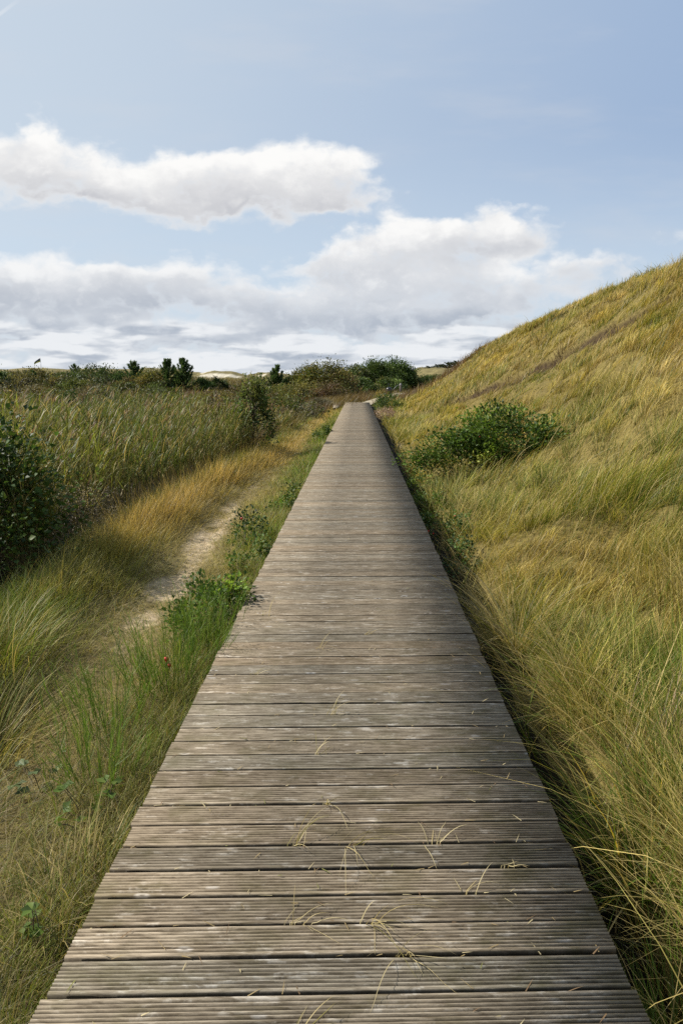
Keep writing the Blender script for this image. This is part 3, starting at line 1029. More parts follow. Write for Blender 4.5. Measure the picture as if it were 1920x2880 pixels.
def far_grass():
    """rough grass of the wide meadow and the low ridge behind the reeds, and round the end of the deck"""
    r = np.random.default_rng(105)
    n = 7200
    y = logy(r, n, 17, 130)
    x = -1.2 - (.62 * y + 2) * r.random(n)
    k = (x < reed_x(y) - .2) | (y > 40)
    x, y = x[k], y[k]
    x2 = r.uniform(-3.5, 9, 1500); y2 = r.uniform(46.6, 120, 1500)
    k = (np.abs(x2 - np.interp(y2, cyv, cx)) > 1.3) | (y2 > 66)
    x = np.concatenate([x, x2[k]]); y = np.concatenate([y, y2[k]])
    n = len(x)
    idx, bx, by, out = tufted(r, x, y, 22, .1 + .008 * y)
    m = len(idx)
    z = surf_z(bx, by) - .03
    p = fbm(x * .12, y * .12, 501, 4)
    tc = lerp(np.array((.13, .115, .04)), np.array((.19, .15, .055)), sstep(.4, .6, p)[:, None])
    tc = lerp(tc, np.array((.14, .075, .04)), (sstep(.5, .62, fbm(x * .15 + 5, y * .2, 511, 3)) * .75)[:, None])
    tc = lerp(tc, np.array((.20, .165, .07)), (sstep(82, 92, y))[:, None])
    ct = tc[idx] * r.uniform(.6, 1.45, (m, 1))
    h = (.45 + .5 * p)[idx] * r.uniform(.5, 1.4, m)
    w = np.maximum(.006, pxw(by, .5) * r.uniform(.6, 1.2, m))
    V, F, C = blades(np.stack([bx, by, z], 1), h, w, toward(out, r.normal(0, .6, m), .5), np.abs(r.normal(.2, .2, m)), r.uniform(.3, 1.2, m), ct * .65, ct, 3, r.normal(0, .6, m))
    tag(mesh('meadow_grass', V, F, M_GRASS, col=C), 'rough brownish meadow grass reaching back to the low ridge', 'grass', kind='stuff')


far_grass()


# ------------------------------------------------------------------ plants one can point at
def at(x, y, dz=-.02):
    return (x, y, float(surf_z(np.array([x]), np.array([y]))[0]) + dz)


def tuft(name, label, cat, base, n, h, spread, pal, prob, seed, heading=None, w=(.0025, .005), lean=.35, bend=1.3, group=None, hk=.55):
    r = np.random.default_rng(seed)
    root = thing(name, label, cat, base, group)
    o = r.normal(0, spread, (n, 2))
    ang = np.arctan2(o[:, 1], o[:, 0]) + r.normal(0, .5, n)
    if heading is not None:
        ang = toward(ang, heading + r.normal(0, .35, n), hk)
    c = pick(r, n, pal, prob) * r.uniform(.7, 1.3, (n, 1))
    V, F, C = blades(np.stack([o[:, 0], o[:, 1], np.zeros(n)], 1), h * r.uniform(.5, 1.25, n), r.uniform(*w, n), ang, np.abs(r.normal(lean, .2, n)), r.uniform(.5, 1.2, n) * bend,
                     c * .7, c, 8, np.where(r.random(n) < .5, r.normal(0, .6, n), ang + np.pi / 2), 2.2)
    mesh('leaf_blades', V, F, M_GRASS, root, C)
    return root


ROSE = [(.05, .09, .014), (.07, .118, .018), (.10, .152, .023), (.18, .20, .038)]
DARK = [(.030, .058, .014), (.042, .078, .017), (.06, .10, .02)]
OLV = [(.12, .125, .03), (.16, .14, .038), (.19, .145, .05), (.095, .115, .03)]

shrub('rose_bush', 'tall dark green rose bush standing on the dune slope', 'bush', at(2.85, 13.2), (1.05, .75, .98), 7000, .07, ROSE, [.4, .35, .2, .05], 21, 46,
      mat=M_LEAF, spread=.17, stem_r=.010, sprout=.05, hips=2)
shrub('rose_bush', 'low spreading rose bush with red hips below the tall dark rose bush', 'bush', at(2.0, 12.9), (.95, .6, .98), 5600, .06, ROSE, [.25, .35, .3, .1], 22, 30,
      mat=M_LEAF, spread=.19, stem_r=.008, hips=3)
shrub('rose_bush', 'small yellow-green rose bush hugging the right edge of the boardwalk', 'bush', at(1.2, 12.0), (.38, .65, .42), 1500, .045, [(.09, .13, .025), (.13, .155, .035), (.05, .09, .02)], [.4, .3, .3], 23, 18,
      mat=M_LEAF, spread=.22, stem_r=.006)
shrub('rose_bush', 'small rose bush with two red hips in the dark ditch right of the boardwalk', 'bush', at(1.18, 9.1), (.34, .5, .40), 1100, .045, DARK + [(.08, .11, .025)], [.3, .3, .2, .2], 24, 16,
      mat=M_LEAF, spread=.22, stem_r=.006, hips=3)
shrub('rose_bush', 'leafy rose bush leaning over the left edge of the boardwalk', 'bush', at(-1.12, 4.98), (.31, .32, .42), 2300, .038, ROSE, [.45, .35, .15, .05], 25, 20,
      mat=M_LEAF, spread=.2, stem_r=.005, lean=(.16, 0))
shrub('rose_bush', 'thin rose sprig with red hips in the grass left of the boardwalk', 'bush', at(-1.32, 7.9), (.24, .4, .42), 520, .042, DARK + [(.10, .13, .03)], [.3, .3, .2, .2], 26, 12,
      mat=M_LEAF, spread=.22, stem_r=.005, hips=2)
shrub('rose_bush', 'small dark bush touching the left edge far down the boardwalk', 'bush', at(-1.12, 21.3), (.26, .4, .5), 700, .06, ROSE, [.4, .4, .15, .05], 27, 12,
      mat=M_LEAF, spread=.22, stem_r=.006)
shrub('bush', 'bright green bush on the right where the boardwalk ends', 'bush', at(1.75, 41.0), (.7, .8, 1.0), 1300, .11, [(.06, .10, .022), (.09, .125, .03), (.04, .07, .018)], [.4, .3, .3], 28, 16,
      mat=M_DULL, spread=.22)
shrub('dead_plant_clump', 'pinkish clump of withered stalks against the right edge of the boardwalk', 'plant', at(1.25, 30.6), (.42, .9, .62), 1500, .07, [(.30, .20, .15), (.36, .26, .20), (.22, .14, .11)], [.4, .3, .3], 29, 14,
      spread=.24, aspect=.3)
shrub('bush', 'big dark round-leaved bush in front of the reeds at the left', 'bush', at(-4.1, 6.7), (1.0, 1.0, 1.72), 9500, .052, DARK + [(.085, .125, .025)], [.25, .3, .25, .2], 30, 60,
      mat=M_LEAF, spread=.2, sprout=.12, stem_r=.014, aspect=.85)
shrub('bush', 'low grey-brown twiggy bush beside the big dark round-leaved bush', 'bush', at(-3.62, 8.2), (.72, .7, .86), 5200, .03, [(.15, .125, .08), (.11, .10, .055), (.20, .165, .11)], [.4, .35, .25], 31, 34,
      spread=.2, aspect=.35, stem_r=.006)
shrub('sapling', 'slim upright leafy sapling at the corner of the reed bed', 'tree', at(-2.72, 17.9), (.55, .55, 1.95), 2300, .085, [(.06, .095, .025), (.10, .12, .035), (.16, .16, .06)], [.45, .35, .2], 32, 34,
      mat=M_LEAF, spread=.15, stem_r=.02, trunk_h=1.5, crown_name='crown', trunk_name='trunk', low=.15, shape=.6)
shrub('sapling', 'brown thin-leaved sapling beside the slim green sapling in the reeds', 'tree', at(-3.9, 18.4), (.75, .6, 1.75), 1700, .08, [(.14, .105, .05), (.20, .15, .075), (.09, .085, .035)], [.4, .3, .3], 33, 30,
      spread=.17, stem_r=.018, trunk_h=1.2, crown_name='crown', trunk_name='trunk', low=.2, shape=.8)
shrub('sapling', 'half-bare spindly sapling poking out of the reeds at the left', 'tree', at(-7.9, 20.5), (.42, .42, 2.15), 420, .075, [(.18, .15, .07), (.25, .20, .11), (.10, .09, .04)], [.4, .3, .3], 34, 26,
      spread=.16, stem_r=.018, trunk_h=1.7, crown_name='crown', trunk_name='trunk', low=.3, shape=.5)
shrub('sapling', 'dark green pine sapling rising alone from the middle of the reeds', 'tree', at(-10.6, 25.5), (.55, .55, 1.75), 1500, .09, [(.03, .055, .02), (.05, .08, .025)], [.6, .4], 35, 24,
      spread=.17, stem_r=.02, trunk_h=1.2, crown_name='crown', trunk_name='trunk', low=.2, shape=.6)

shrub('rose_bush', 'leafy green rose shoots spilling to the right deck edge below the yellow-green rose bush', 'bush', at(1.13, 10.6), (.26, .55, .42), 900, .045, ROSE + [(.13, .155, .035)], [.3, .3, .2, .1, .1], 401, 14,
      mat=M_LEAF, spread=.22, stem_r=.005)
shrub('rose_bush', 'dark low rose shoots in the ditch, the nearest on the right of the deck', 'bush', at(1.14, 7.5), (.24, .45, .36), 620, .042, DARK + [(.08, .11, .025)], [.3, .3, .2, .2], 402, 12, mat=M_LEAF, spread=.22, stem_r=.005)
shrub('rose_bush', 'fresh green rose shoots on the left deck edge behind the leaning rose bush', 'bush', at(-1.08, 6.7), (.2, .4, .34), 560, .04, ROSE, [.3, .4, .2, .1], 403, 12, mat=M_LEAF, spread=.22, stem_r=.004)
shrub('rose_bush', 'loose leafy shoots on the left deck edge beyond the rose sprig', 'bush', at(-1.1, 10.3), (.2, .7, .36), 620, .045, ROSE + [(.13, .155, .035)], [.3, .3, .2, .1, .1], 404, 12, mat=M_LEAF, spread=.22, stem_r=.004)
shrub('bush', 'olive bush standing among the reeds left of the brown sapling', 'bush', at(-5.6, 15.2), (.9, .7, 1.5), 2600, .07, OLV + DARK[2:], None, 405, 26, spread=.19, stem_r=.01)
shrub('bush', 'dark leafy bush rising behind the big round-leaved bush at the left', 'bush', at(-6.0, 11.2), (.9, .7, 1.62), 3000, .065, DARK + [(.09, .115, .03)], None, 406, 28, mat=M_LEAF, spread=.19, stem_r=.01)

# broom along the left edge of the deck
BROOM = [(.085, .145, .02), (.11, .175, .026), (.15, .20, .035)]


def broom(label, base, h, n, spread, seed, heading=0.):
    r = np.random.default_rng(seed)
    root = thing('broom_shrub', label, 'shrub', base)
    o = r.normal(0, spread * .35, (n, 2))
    ang = toward(np.arctan2(o[:, 1], o[:, 0]), np.full(n, heading) + r.normal(0, .6, n), .3)
    hh = h * r.uniform(.6, 1.2, n)
    lean = np.abs(r.normal(.22, .2, n)); bend = r.uniform(-.15, .4, n)
    c = pick(r, n, BROOM, [.4, .4, .2]) * r.uniform(.7, 1.3, (n, 1))
    P = np.stack([o[:, 0], o[:, 1], np.zeros(n)], 1)
    parts = [blades(P, hh, r.uniform(.003, .0045, n), ang, lean, bend, c * .8, c, 5, r.normal(0, .8, n), 3)]
    for k in range(7):                                          # side twigs
        f = r.uniform(.25, .9, n)
        a = lean + bend * f * .5
        Q = P + np.stack([np.cos(ang) * np.sin(a) * hh * f, np.sin(ang) * np.sin(a) * hh * f, np.cos(a) * hh * f], 1)
        parts.append(blades(Q, r.uniform(.06, .17, n), r.uniform(.002, .0034, n), ang + r.normal(0, .9, n), lean + np.abs(r.normal(.3, .2, n)), r.uniform(-.4, .1, n), c, c * 1.15, 3, r.normal(0, .8, n), 3))
    V, F, C = merge(parts)
    mesh('twigs', V, F, M_GRASS, root, C)
    return root


broom('dense dark green broom shrub just in front of the leaning rose bush', at(-1.06, 4.5), .50, 90, .26, 41)
broom('bushy broom shrub beside a red rose hip at the left deck edge', at(-1.18, 3.95), .52, 110, .34, 42, 2.6)
broom('feathery broom shrub leaning left over the track', at(-1.42, 3.55), .46, 70, .3, 43, 2.9)
broom('nearest small broom shrub among the bramble leaves', at(-1.25, 2.95), .36, 60, .3, 44, 2.2)

# marram tufts
TF = [STRAW, STRAW * .8, OLIVE * 1.4, GREEN * 1.5, GOLD]
tuft('grass_tuft', 'big arching marram tuft at the left edge above the dark hollow', 'grass tuft', at(-2.4, 4.35), 400, .52, .15, TF, [.14, .1, .4, .3, .06], 51, .2, hk=.3)
tuft('grass_tuft', 'pale drooping marram tuft hanging over the dark hollow at the left', 'grass tuft', at(-2.1, 3.55), 340, .58, .13, TF, [.3, .15, .3, .2, .05], 52, .1, hk=.3)
tuft('grass_tuft', 'green shaded grass tuft at the left frame edge beside the track', 'grass tuft', at(-1.95, 2.75), 300, .36, .15, [GREEN, DEEP * 1.5, OLIVE, STRAW * .8], [.4, .3, .2, .1], 53, .3, hk=.3)
tuft('grass_tuft', 'straw tuft arching over the ditch halfway along the right deck edge', 'grass tuft', at(1.22, 5.0), 420, .78, .12, [STRAW, STRAW * .85, GREYG * 1.4, OLIVE], [.4, .3, .15, .15], 54, -2.2, hk=.25)
tuft('grass_tuft', 'green and straw tuft with long blades drooping into the right ditch', 'grass tuft', at(1.38, 3.7), 420, .75, .14, TF, [.3, .2, .2, .25, .05], 55, -2.6, hk=.35)
tuft('grass_tuft', 'upright rush-green tuft on the dune foot among golden grass', 'grass tuft', at(2.0, 3.95), 520, .62, .2, [GREEN * 1.3, GREEN, OLIVE, STRAW], [.4, .3, .2, .1], 56, None, lean=.12, bend=.5)
tuft('grass_tuft', 'silvery withered tuft with stiff stalks right of the ditch', 'grass tuft', at(1.62, 3.15), 260, .62, .1, [GREYG * 1.3, (.30, .22, .15), STRAW], [.4, .35, .25], 57, -.4, lean=.18, bend=.4)
tuft('grass_tuft', 'broad-bladed green tuft with one yellow leaf over the right ditch', 'grass tuft', at(1.2, 2.55), 240, .62, .1, [GREEN * 1.3, GREEN * 1.6, (.45, .33, .04), STRAW], [.45, .3, .08, .17], 58, -2.4, w=(.004, .009), hk=.3)
tuft('grass_tuft', 'bright green grass tuft at the bottom right beside the deck corner', 'grass tuft', at(1.0, 1.75), 150, .40, .06, [GREEN * 1.5, GREEN, STRAW * .9], [.5, .35, .15], 59, 1.2, w=(.004, .008), lean=.3, bend=.8)
tuft('grass_tuft', 'dense golden tuft spilling down the dune at the right frame edge', 'grass tuft', at(2.55, 4.7), 600, .8, .22, [STRAW, GOLD, GOLD * .8, OLIVE], [.35, .3, .2, .15], 60, -.3, hk=.4)
tuft('grass_tuft', 'low straw tuft pressed against the left deck edge', 'grass tuft', at(-1.0, 2.25), 240, .30, .12, [STRAW, STRAW * .8, OLIVE * 1.2, GREEN], [.4, .25, .2, .15], 61, 1.0, lean=.6, bend=.9, hk=.5)

# bramble leaves low in the grass at the left deck edge
def weed(label, base, n, size, rad, seed, pal):
    r = np.random.default_rng(seed)
    root = thing('bramble_plant', label, 'plant', base)
    o = np.stack([r.normal(0, rad, n), r.normal(0, rad, n), r.uniform(.06, .2, n)], 1)
    P, D = [], []
    for k in range(n):
        a = r.uniform(0, 2 * np.pi)
        for da in (-.9, 0, .9):
            P.append(o[k]); D.append((math.cos(a + da), math.sin(a + da), .25))
    P, D = np.array(P), np.array(D)
    V, F, C = leaves(P, D, size * r.uniform(.7, 1.2, len(P)), .75, pick(r, len(P), pal, np.ones(len(pal))) * r.uniform(.8, 1.2, (len(P), 1)), r, .2)
    mesh('leaves', V, F, M_LEAF, root, C)
    V, F, C = tubes([limb((q[0] * .3, q[1] * .3, 0), q, r, .1, 5) for q in o], .003, .0015, 4)
    mesh('stem', V, F, M_BARK, root, C)


WEED = [(.085, .135, .022), (.115, .16, .03), (.06, .10, .018)]
weed('bramble with broad pale green leaves near the bottom left deck edge', at(-1.13, 2.02), 8, .038, .06, 71, WEED)
weed('bramble sprig half hidden in grass beside the nearest broom shrub', at(-1.18, 2.72), 10, .05, .09, 72, WEED)
weed('pale round-leaved weed on the trodden track by the dark hollow', at(-1.58, 3.1), 8, .05, .08, 73, [(.14, .17, .08), (.11, .15, .06)])
fl = thing('yellow_flower', 'tiny yellow flower in the grass at the bottom left', 'flower', at(-1.16, 1.82, 0))
V, F, C = leaves(np.tile((0, 0, .12), (7, 1)), np.stack([np.cos(np.arange(7) * .9), np.sin(np.arange(7) * .9), np.full(7, .3)], 1), np.full(7, .009), .7, np.tile((.75, .55, .02), (7, 1)), np.random.default_rng(1), .1)
mesh('petals', V, F, M_LEAF, fl, C)
V, F, C = tubes([np.array([(0, 0, 0), (.005, 0, .06), (0, 0, .12)])], .0012, .001, 4)
mesh('stem', V, F, M_BARK, fl, C)

# single rose hips on the broom
hp = thing('rose_sprig', 'pair of bright red rose hips among the broom twigs', 'rose hips', at(-1.13, 3.78, 0))
for c, q in (((0, 0, .30), .014), ((.02, -.01, .265), .012)):
    berry(hp, c, q)
V, F, C = tubes([np.array([(0, .02, 0), (-.01, .01, .2), (0, 0, .31)])], .0025, .0015, 4)
mesh('stem', V, F, M_BARK, hp, C)

# dry wisps that have grown up through the gaps of the deck
STR2 = [(.55, .46, .25), (.47, .385, .20), (.50, .40, .19), (.26, .23, .06)]


def wisp(label, x, y, n, h, heading, seed, bend=1.9):
    r = np.random.default_rng(seed)
    gy = .534 + PITCH * (np.round((y - .534) / PITCH - .5) + .5) + (x - DX0) * SKEW
    root = thing('straw_wisp', label, 'grass wisp', (x, gy, -.02))
    o = np.stack([r.normal(0, .022, n), r.normal(0, .0015, n), np.zeros(n)], 1)
    ang = heading + r.normal(0, .75, n)
    hh = h * r.uniform(.35, 1.25, n)
    c = pick(r, n, STR2, [.35, .3, .2, .15]) * r.uniform(.8, 1.15, (n, 1))
    V, F, C = blades(o, hh, r.uniform(.0018, .0032, n), ang, np.abs(r.normal(.45, .25, n)), r.uniform(.6, 1.15, n) * bend, c * .85, c, 9, r.normal(0, .7, n), 3)
    V[:, 2] = np.maximum(V[:, 2], .0225)
    b = V.reshape(n, -1, 3)
    b[:, :4, 2] = np.minimum(b[:, :4, 2], .03) - np.array([.03, .03, .0, .0])[None]
    mesh('blades', V, F, M_GRASS, root, C)


for a in [('straw wisp with long blades arching right near the bottom middle', .02, 1.83, 12, .26, -.5, 81),
          ('small straw wisp left of the middle near the bottom of the deck', -.19, 1.84, 9, .17, .6, 82),
          ('straw wisp arching left and right over a wide gap, the largest on the deck', -.22, 2.11, 10, .24, .5, 83),
          ('straw wisp with curved blades right of the largest wisp', -.02, 2.13, 11, .24, -.4, 84),
          ('green-tipped thin wisp drooping to the right near the deck bottom', .13, 1.72, 9, .2, -.9, 85),
          ('little curled wisp right of the middle beside a knot', .27, 2.13, 7, .14, .5, 86),
          ('short bent wisp near the right deck edge', .50, 2.09, 5, .09, .2, 87),
          ('low pale wisp right of centre one plank below the curled wisp', .36, 1.86, 6, .12, .4, 88),
          ('upright wisp with two arching blades at mid deck', -.13, 2.42, 6, .22, -.7, 89),
          ('pale fan of straw in a gap left of mid deck', -.18, 2.72, 7, .13, .7, 90),
          ('two hooped blades of straw in a gap at mid deck', -.13, 3.08, 8, .2, .1, 91),
          ('short wisp close to the left deck edge above the hooped straw', -.56, 3.62, 7, .14, .6, 92),
          ('reddish bent straw lying across a gap above mid deck', -.25, 3.95, 6, .19, .0, 93),
          ('faint wisp of straw in a gap far up the deck', .05, 4.15, 6, .14, .3, 94),
          ('tiny wisp at the bottom centre edge of the photo', -.16, 1.44, 8, .15, .5, 95),
          ('thin grass blades standing at the left edge near the leaning rose bush', -.66, 4.6, 6, .22, 1.2, 96)]:
    wisp(*a)

def deck_bits():
    r = np.random.default_rng(120)
    n = 420
    y = logy(r, n, 1.4, 12)
    x = r.uniform(DX0 + .02, DX1 - .02, n)
    snap = r.random(n) < .6
    gy = .534 + PITCH * (np.round((y - .534) / PITCH - .5) + .5) + (x - DX0) * SKEW
    y = np.where(snap, gy + r.normal(0, .004, n), y)
    z = np.where(snap, r.uniform(-.006, .004, n), .0035)
    c = pick(r, n, [(.5, .42, .24), (.36, .27, .13), (.20, .13, .07), (.2, .2, .06)], [.4, .3, .2, .1])
    V, F, C = blades(np.stack([x, y, z], 1), r.uniform(.008, .05, n), r.uniform(.0015, .004, n), r.uniform(-np.pi, np.pi, n), r.uniform(1.25, 1.5, n), r.uniform(0, .25, n), c, c, 2, None, 3)
    tag(mesh('straw_crumbs', V, F, M_GRASS, col=C), 'broken crumbs of straw caught in the gaps of the boardwalk', 'straw', kind='stuff')


deck_bits()

# ------------------------------------------------------------------ trees and shrubs at the back
TREE_D = [(.05, .088, .022), (.07, .112, .027), (.095, .135, .035)]


def tree(label, x, y, w, h, pal, seed, n=3600, leaf=.17, group=None, low=.12, name='leafy_tree', clumps=40, shape=.85, sprout=.0, prob=None, stem=.06):
    return shrub(name, label, 'tree', at(x, y), (w, w * .8, h), int(n * 1.5), leaf * 1.15, pal, prob or np.ones(len(pal)), seed, clumps, group, M_DULL, .6, M_BARK, stem, 'crown', 'trunk', low, h * .4, .25, .17, sprout, 0, shape)


tree('tallest dark round tree in the clump at the end of the boardwalk', 3.3, 77, 2.6, 3.85, TREE_D, 201, 6500)
tree('dark tree at the right end of the clump beside the post', 5.35, 78, 1.7, 3.15, TREE_D[:2], 202, 4200)
tree('dense dark tree set back behind the tallest round tree', 4.4, 82, 1.9, 3.4, TREE_D, 203, 3600)
tree('green tree left of the tallest dark tree, over a black hollow', 1.4, 76, 2.2, 3.4, TREE_D + [(.06, .08, .025)], 204, 4200)
tree('lighter green birch with a thin pale trunk in the clump', -.1, 74, 1.35, 2.75, [(.055, .08, .022), (.08, .095, .03), (.10, .105, .035)], 205, 3000)
tree('small yellow-green tree low in front of the dark clump', 2.5, 72, 1.0, 1.6, [(.07, .09, .022), (.10, .105, .03)], 206, 1800)
tree('olive bush-like tree with bare twigs on top, left of the dark clump', -3.1, 60, 2.5, 3.15, OLV, 207, 6400, .14, sprout=.25)
tree('brownish tree between the olive tree and the birch', -1.5, 62, 1.7, 2.7, [(.12, .095, .04), (.16, .11, .05), (.085, .08, .03)], 208, 3000, .13)
tree('green-topped olive tree left of the twiggy olive tree', -5.1, 61, 1.7, 2.75, OLV + [(.05, .07, .02)], 209, 3000, .14)
tree('low reddish-brown shrub in front of the brownish tree', -1.9, 52, 1.6, 1.5, [(.16, .095, .06), (.12, .085, .045), (.10, .09, .035)], 210, 2400, .10, name='shrub')
tree('wide olive shrub below the twiggy olive tree', -4.1, 53, 2.1, 1.75, OLV, 211, 2600, .11, name='shrub')
tree('grey heathy shrub between the track and the far olive shrubs', -2.55, 38, .9, .75, [(.14, .115, .085), (.18, .15, .11), (.11, .09, .06)], 212, 2000, .06, name='shrub')
tree('brown heathy shrub with a dark hollow beside the far track', -3.1, 29.5, .75, .75, [(.11, .08, .05), (.15, .115, .07), (.09, .085, .04)], 213, 1800, .06, name='shrub')
tree('grey-purple scrub at the bend of the track behind the reeds', -2.75, 33.5, .8, .7, [(.17, .14, .115), (.13, .105, .08)], 214, 1800, .06, name='shrub')
tree('small grey shrub nearest the end of the side walkway', -2.3, 43.5, .8, .85, [(.12, .11, .07), (.16, .14, .09)], 215, 1600, .07, name='shrub')
tree('bright little bush beside the wooden post', 6.6, 77, .9, 1.7, [(.07, .10, .028), (.11, .13, .04)], 216, 1300, .12, name='shrub')
tree('dark low thicket right of the post below the pines', 9.2, 84, 2.2, 1.3, TREE_D, 217, 2200, .16, name='shrub')

conifer('upright young pine left of the olive trees', at(-7.0, 60), 2.95, 1.25, 221)
conifer('second smaller pine close to the upright young pine', at(-5.9, 63), 2.1, .75, 222)
conifer('cone-shaped pine standing alone on the meadow at the left', at(-19.6, 61), 2.45, 1.5, 223)
conifer('tall spiky pine, right one of the close pair on the meadow', at(-15.1, 60), 2.75, 1.45, 224)
conifer('spiky pine, left one of the close pair on the meadow', at(-16.6, 61), 2.65, 1.35, 225)
conifer('small pine on the skyline ridge, leaning two-topped', at(-32.5, 80), 1.75, .95, 226)
conifer('bushy pine low on the meadow left of the cone-shaped pine', at(-25.3, 69), 1.7, 1.1, 227)
conifer('dark pine in front of the ridge under the flagpole', at(-29.4, 63), 1.75, .8, 228)
conifer('pine at the left edge of the photo among brown shrubs', at(-28.6, 56), 1.75, 1.1, 229)
conifer('little pine right of the cone-shaped pine', at(-18.3, 62), 1.5, .7, 230)
tree('dark shadowy shrub beside the close pair of pines', -13.4, 60, 1.0, 1.25, TREE_D, 231, 1500, .12, name='shrub')
tree('olive shrub leaning against the close pair of pines', -17.7, 59, 1.2, 1.9, OLV, 232, 2000, .12, name='shrub')
tree('dark green shrub below the far sandy dune', -12.9, 64, 1.0, 1.25, [(.035, .06, .02), (.06, .085, .025)], 233, 2000, .13, name='shrub')
tree('feathery green shrub right of the far sandy dune', -8.9, 60, 1.2, 1.8, [(.06, .08, .028), (.09, .10, .035)], 234, 1900, .12, name='shrub', sprout=.15)
tree('dark shrub at the left edge of the meadow', -26.5, 52, .9, 1.5, [(.05, .055, .025), (.075, .07, .035)], 235, 1600, .12, name='shrub')
tree('yellowish broad shrub in the middle of the meadow', -9.6, 47, 1.7, 1.1, [(.15, .135, .035), (.12, .115, .03)], 236, 2200, .10, name='shrub')

tree('dull green bush under the left end of the olive trees', -6.3, 56, 1.5, 1.5, OLV[:2] + TREE_D[2:], 251, 2400, .11, name='shrub')
tree('dark green bush filling the gap before the birch', .2, 66, 1.6, 1.8, TREE_D, 252, 2400, .13, name='shrub')
tree('brown-tinged bush low before the green tree over the hollow', 1.5, 69, 1.3, 1.1, [(.12, .10, .04), (.09, .095, .03)], 253, 1800, .11, name='shrub')

tree('dark bush at the foot of the tallest round tree', 3.4, 71, 1.7, 1.7, TREE_D, 254, 2600, .14, name='shrub')
tree('mid-green rounded tree joining the birch to the brownish tree', -.9, 68, 1.5, 2.6, [(.065, .09, .025), (.09, .11, .03)], 255, 3200, .14)
tree('dark tree filling the back of the clump above the path', 2.3, 84, 2.4, 3.7, TREE_D, 256, 3600, .17)

r = np.random.default_rng(78)
SK = [[(.055, .085, .024), (.08, .105, .03)], [(.10, .105, .035), (.13, .115, .04)], [(.13, .10, .045), (.10, .085, .035)]]
for k in range(48):
    u_ = -.515 + .43 * (k + r.uniform(-.4, .4)) / 48
    if -.25 < u_ < -.17:
        continue
    y = r.uniform(56, 74)
    h_ = r.uniform(1.1, 2.2)
    tree('uneven green or brown shrub of the band along the left skyline', u_ * y, y, h_ * r.uniform(.7, 1.1), h_, SK[r.choice(3, p=[.45, .35, .2])], 500 + k, 900, .14, 'shrubs along the left skyline', .06, 'skyline_shrub', 18, .8,
         .12 if k % 3 == 0 else 0., stem=.025)

# anonymous scrub of the meadow
r = np.random.default_rng(77)
SG = 'scrub scattered through the meadow'
kinds = [[(.10, .09, .035), (.14, .115, .045), (.08, .08, .028)], [(.065, .085, .022), (.095, .105, .028)], [(.15, .10, .05), (.11, .08, .035)]]
for k in range(120):
    y = float(np.exp(r.uniform(math.log(21), math.log(78))))
    x = -3.2 - (.60 * y - 3) * r.random()
    if x > reed_x(y) - .8 or (-.255 < x / y < -.16 and y > 38):
        continue
    s = r.uniform(.6, 1.25) * (.8 + .006 * y)
    tree('low rounded scrub bush scattered in the meadow behind the reeds', x, y, s * 1.35, s * 1.2, kinds[r.choice(3, p=[.4, .45, .15])], 300 + k, 900, .05 + .0016 * y, SG, .08, 'scrub_bush', 16, .8, 0., stem=.02)

# ------------------------------------------------------------------ far dunes and their pines
M_FARGRASS = None


def far_dune_mat():
    m = bpy.data.materials.new('far_dune')
    m.use_nodes = True
    T = NT(m.node_tree)
    a = T.n('ShaderNodeAttribute', attribute_name='Col').outputs['Color']
    p = T.n('ShaderNodeTexCoord').outputs['Object']
    n = T.noise(p, .9, 6, .65)
    k = T.ramp(n, .3, .7, .6, 1.35, False)
    b = T.n('ShaderNodeBsdfPrincipled')
    T.put(b.inputs['Base Color'], T.vec('MULTIPLY', a, T.comb(k, k, k)))
    b.inputs['Roughness'].default_value = .95
    b.inputs['Specular IOR Level'].default_value = .08
    T.t.links.new(b.outputs[0], T.n('ShaderNodeOutputMaterial').inputs[0])
    return m


M_FAR = far_dune_mat()


def far_dune(label, cx_, cy_, rx, ry, h, seed, sand=()):
    X = np.linspace(-1.4, 1.4, 70); Y = np.linspace(-1.4, 1.4, 40)
    XX, YY = np.meshgrid(X, Y)
    u, v = XX.ravel(), YY.ravel()
    rr_ = np.exp(-((u ** 2 + v ** 2) * 1.35) ** 2)
    z = h * rr_ * (.45 + 1.1 * fbm(u * 2.6, v * 2.6, seed, 5)) - .35
    x = cx_ + u * rx; y = cy_ + v * ry
    c = lerp(np.array((.13, .115, .05)), np.array((.19, .155, .07)), fbm(u * 5, v * 5, seed + 3, 4)[:, None])
    for (su, sv, sa, sb) in sand:
        q = ((u - su) / sa) ** 2 + ((v - sv) / sb) ** 2 + 3.2 * (fbm(u * 6, v * 6, seed + 9, 4) - .5)
        c = lerp(c, np.array((.50, .45, .35)), sstep(1.0, .7, q)[:, None])
    i = (np.arange(39)[:, None] * 70 + np.arange(69)[None]).ravel()
    tag(mesh('far_dune_hill', np.stack([x, y, z], 1), [np.stack([i, i + 1, i + 71, i + 70], 1)], M_FAR, col=c, smooth=True), label, kind='structure')


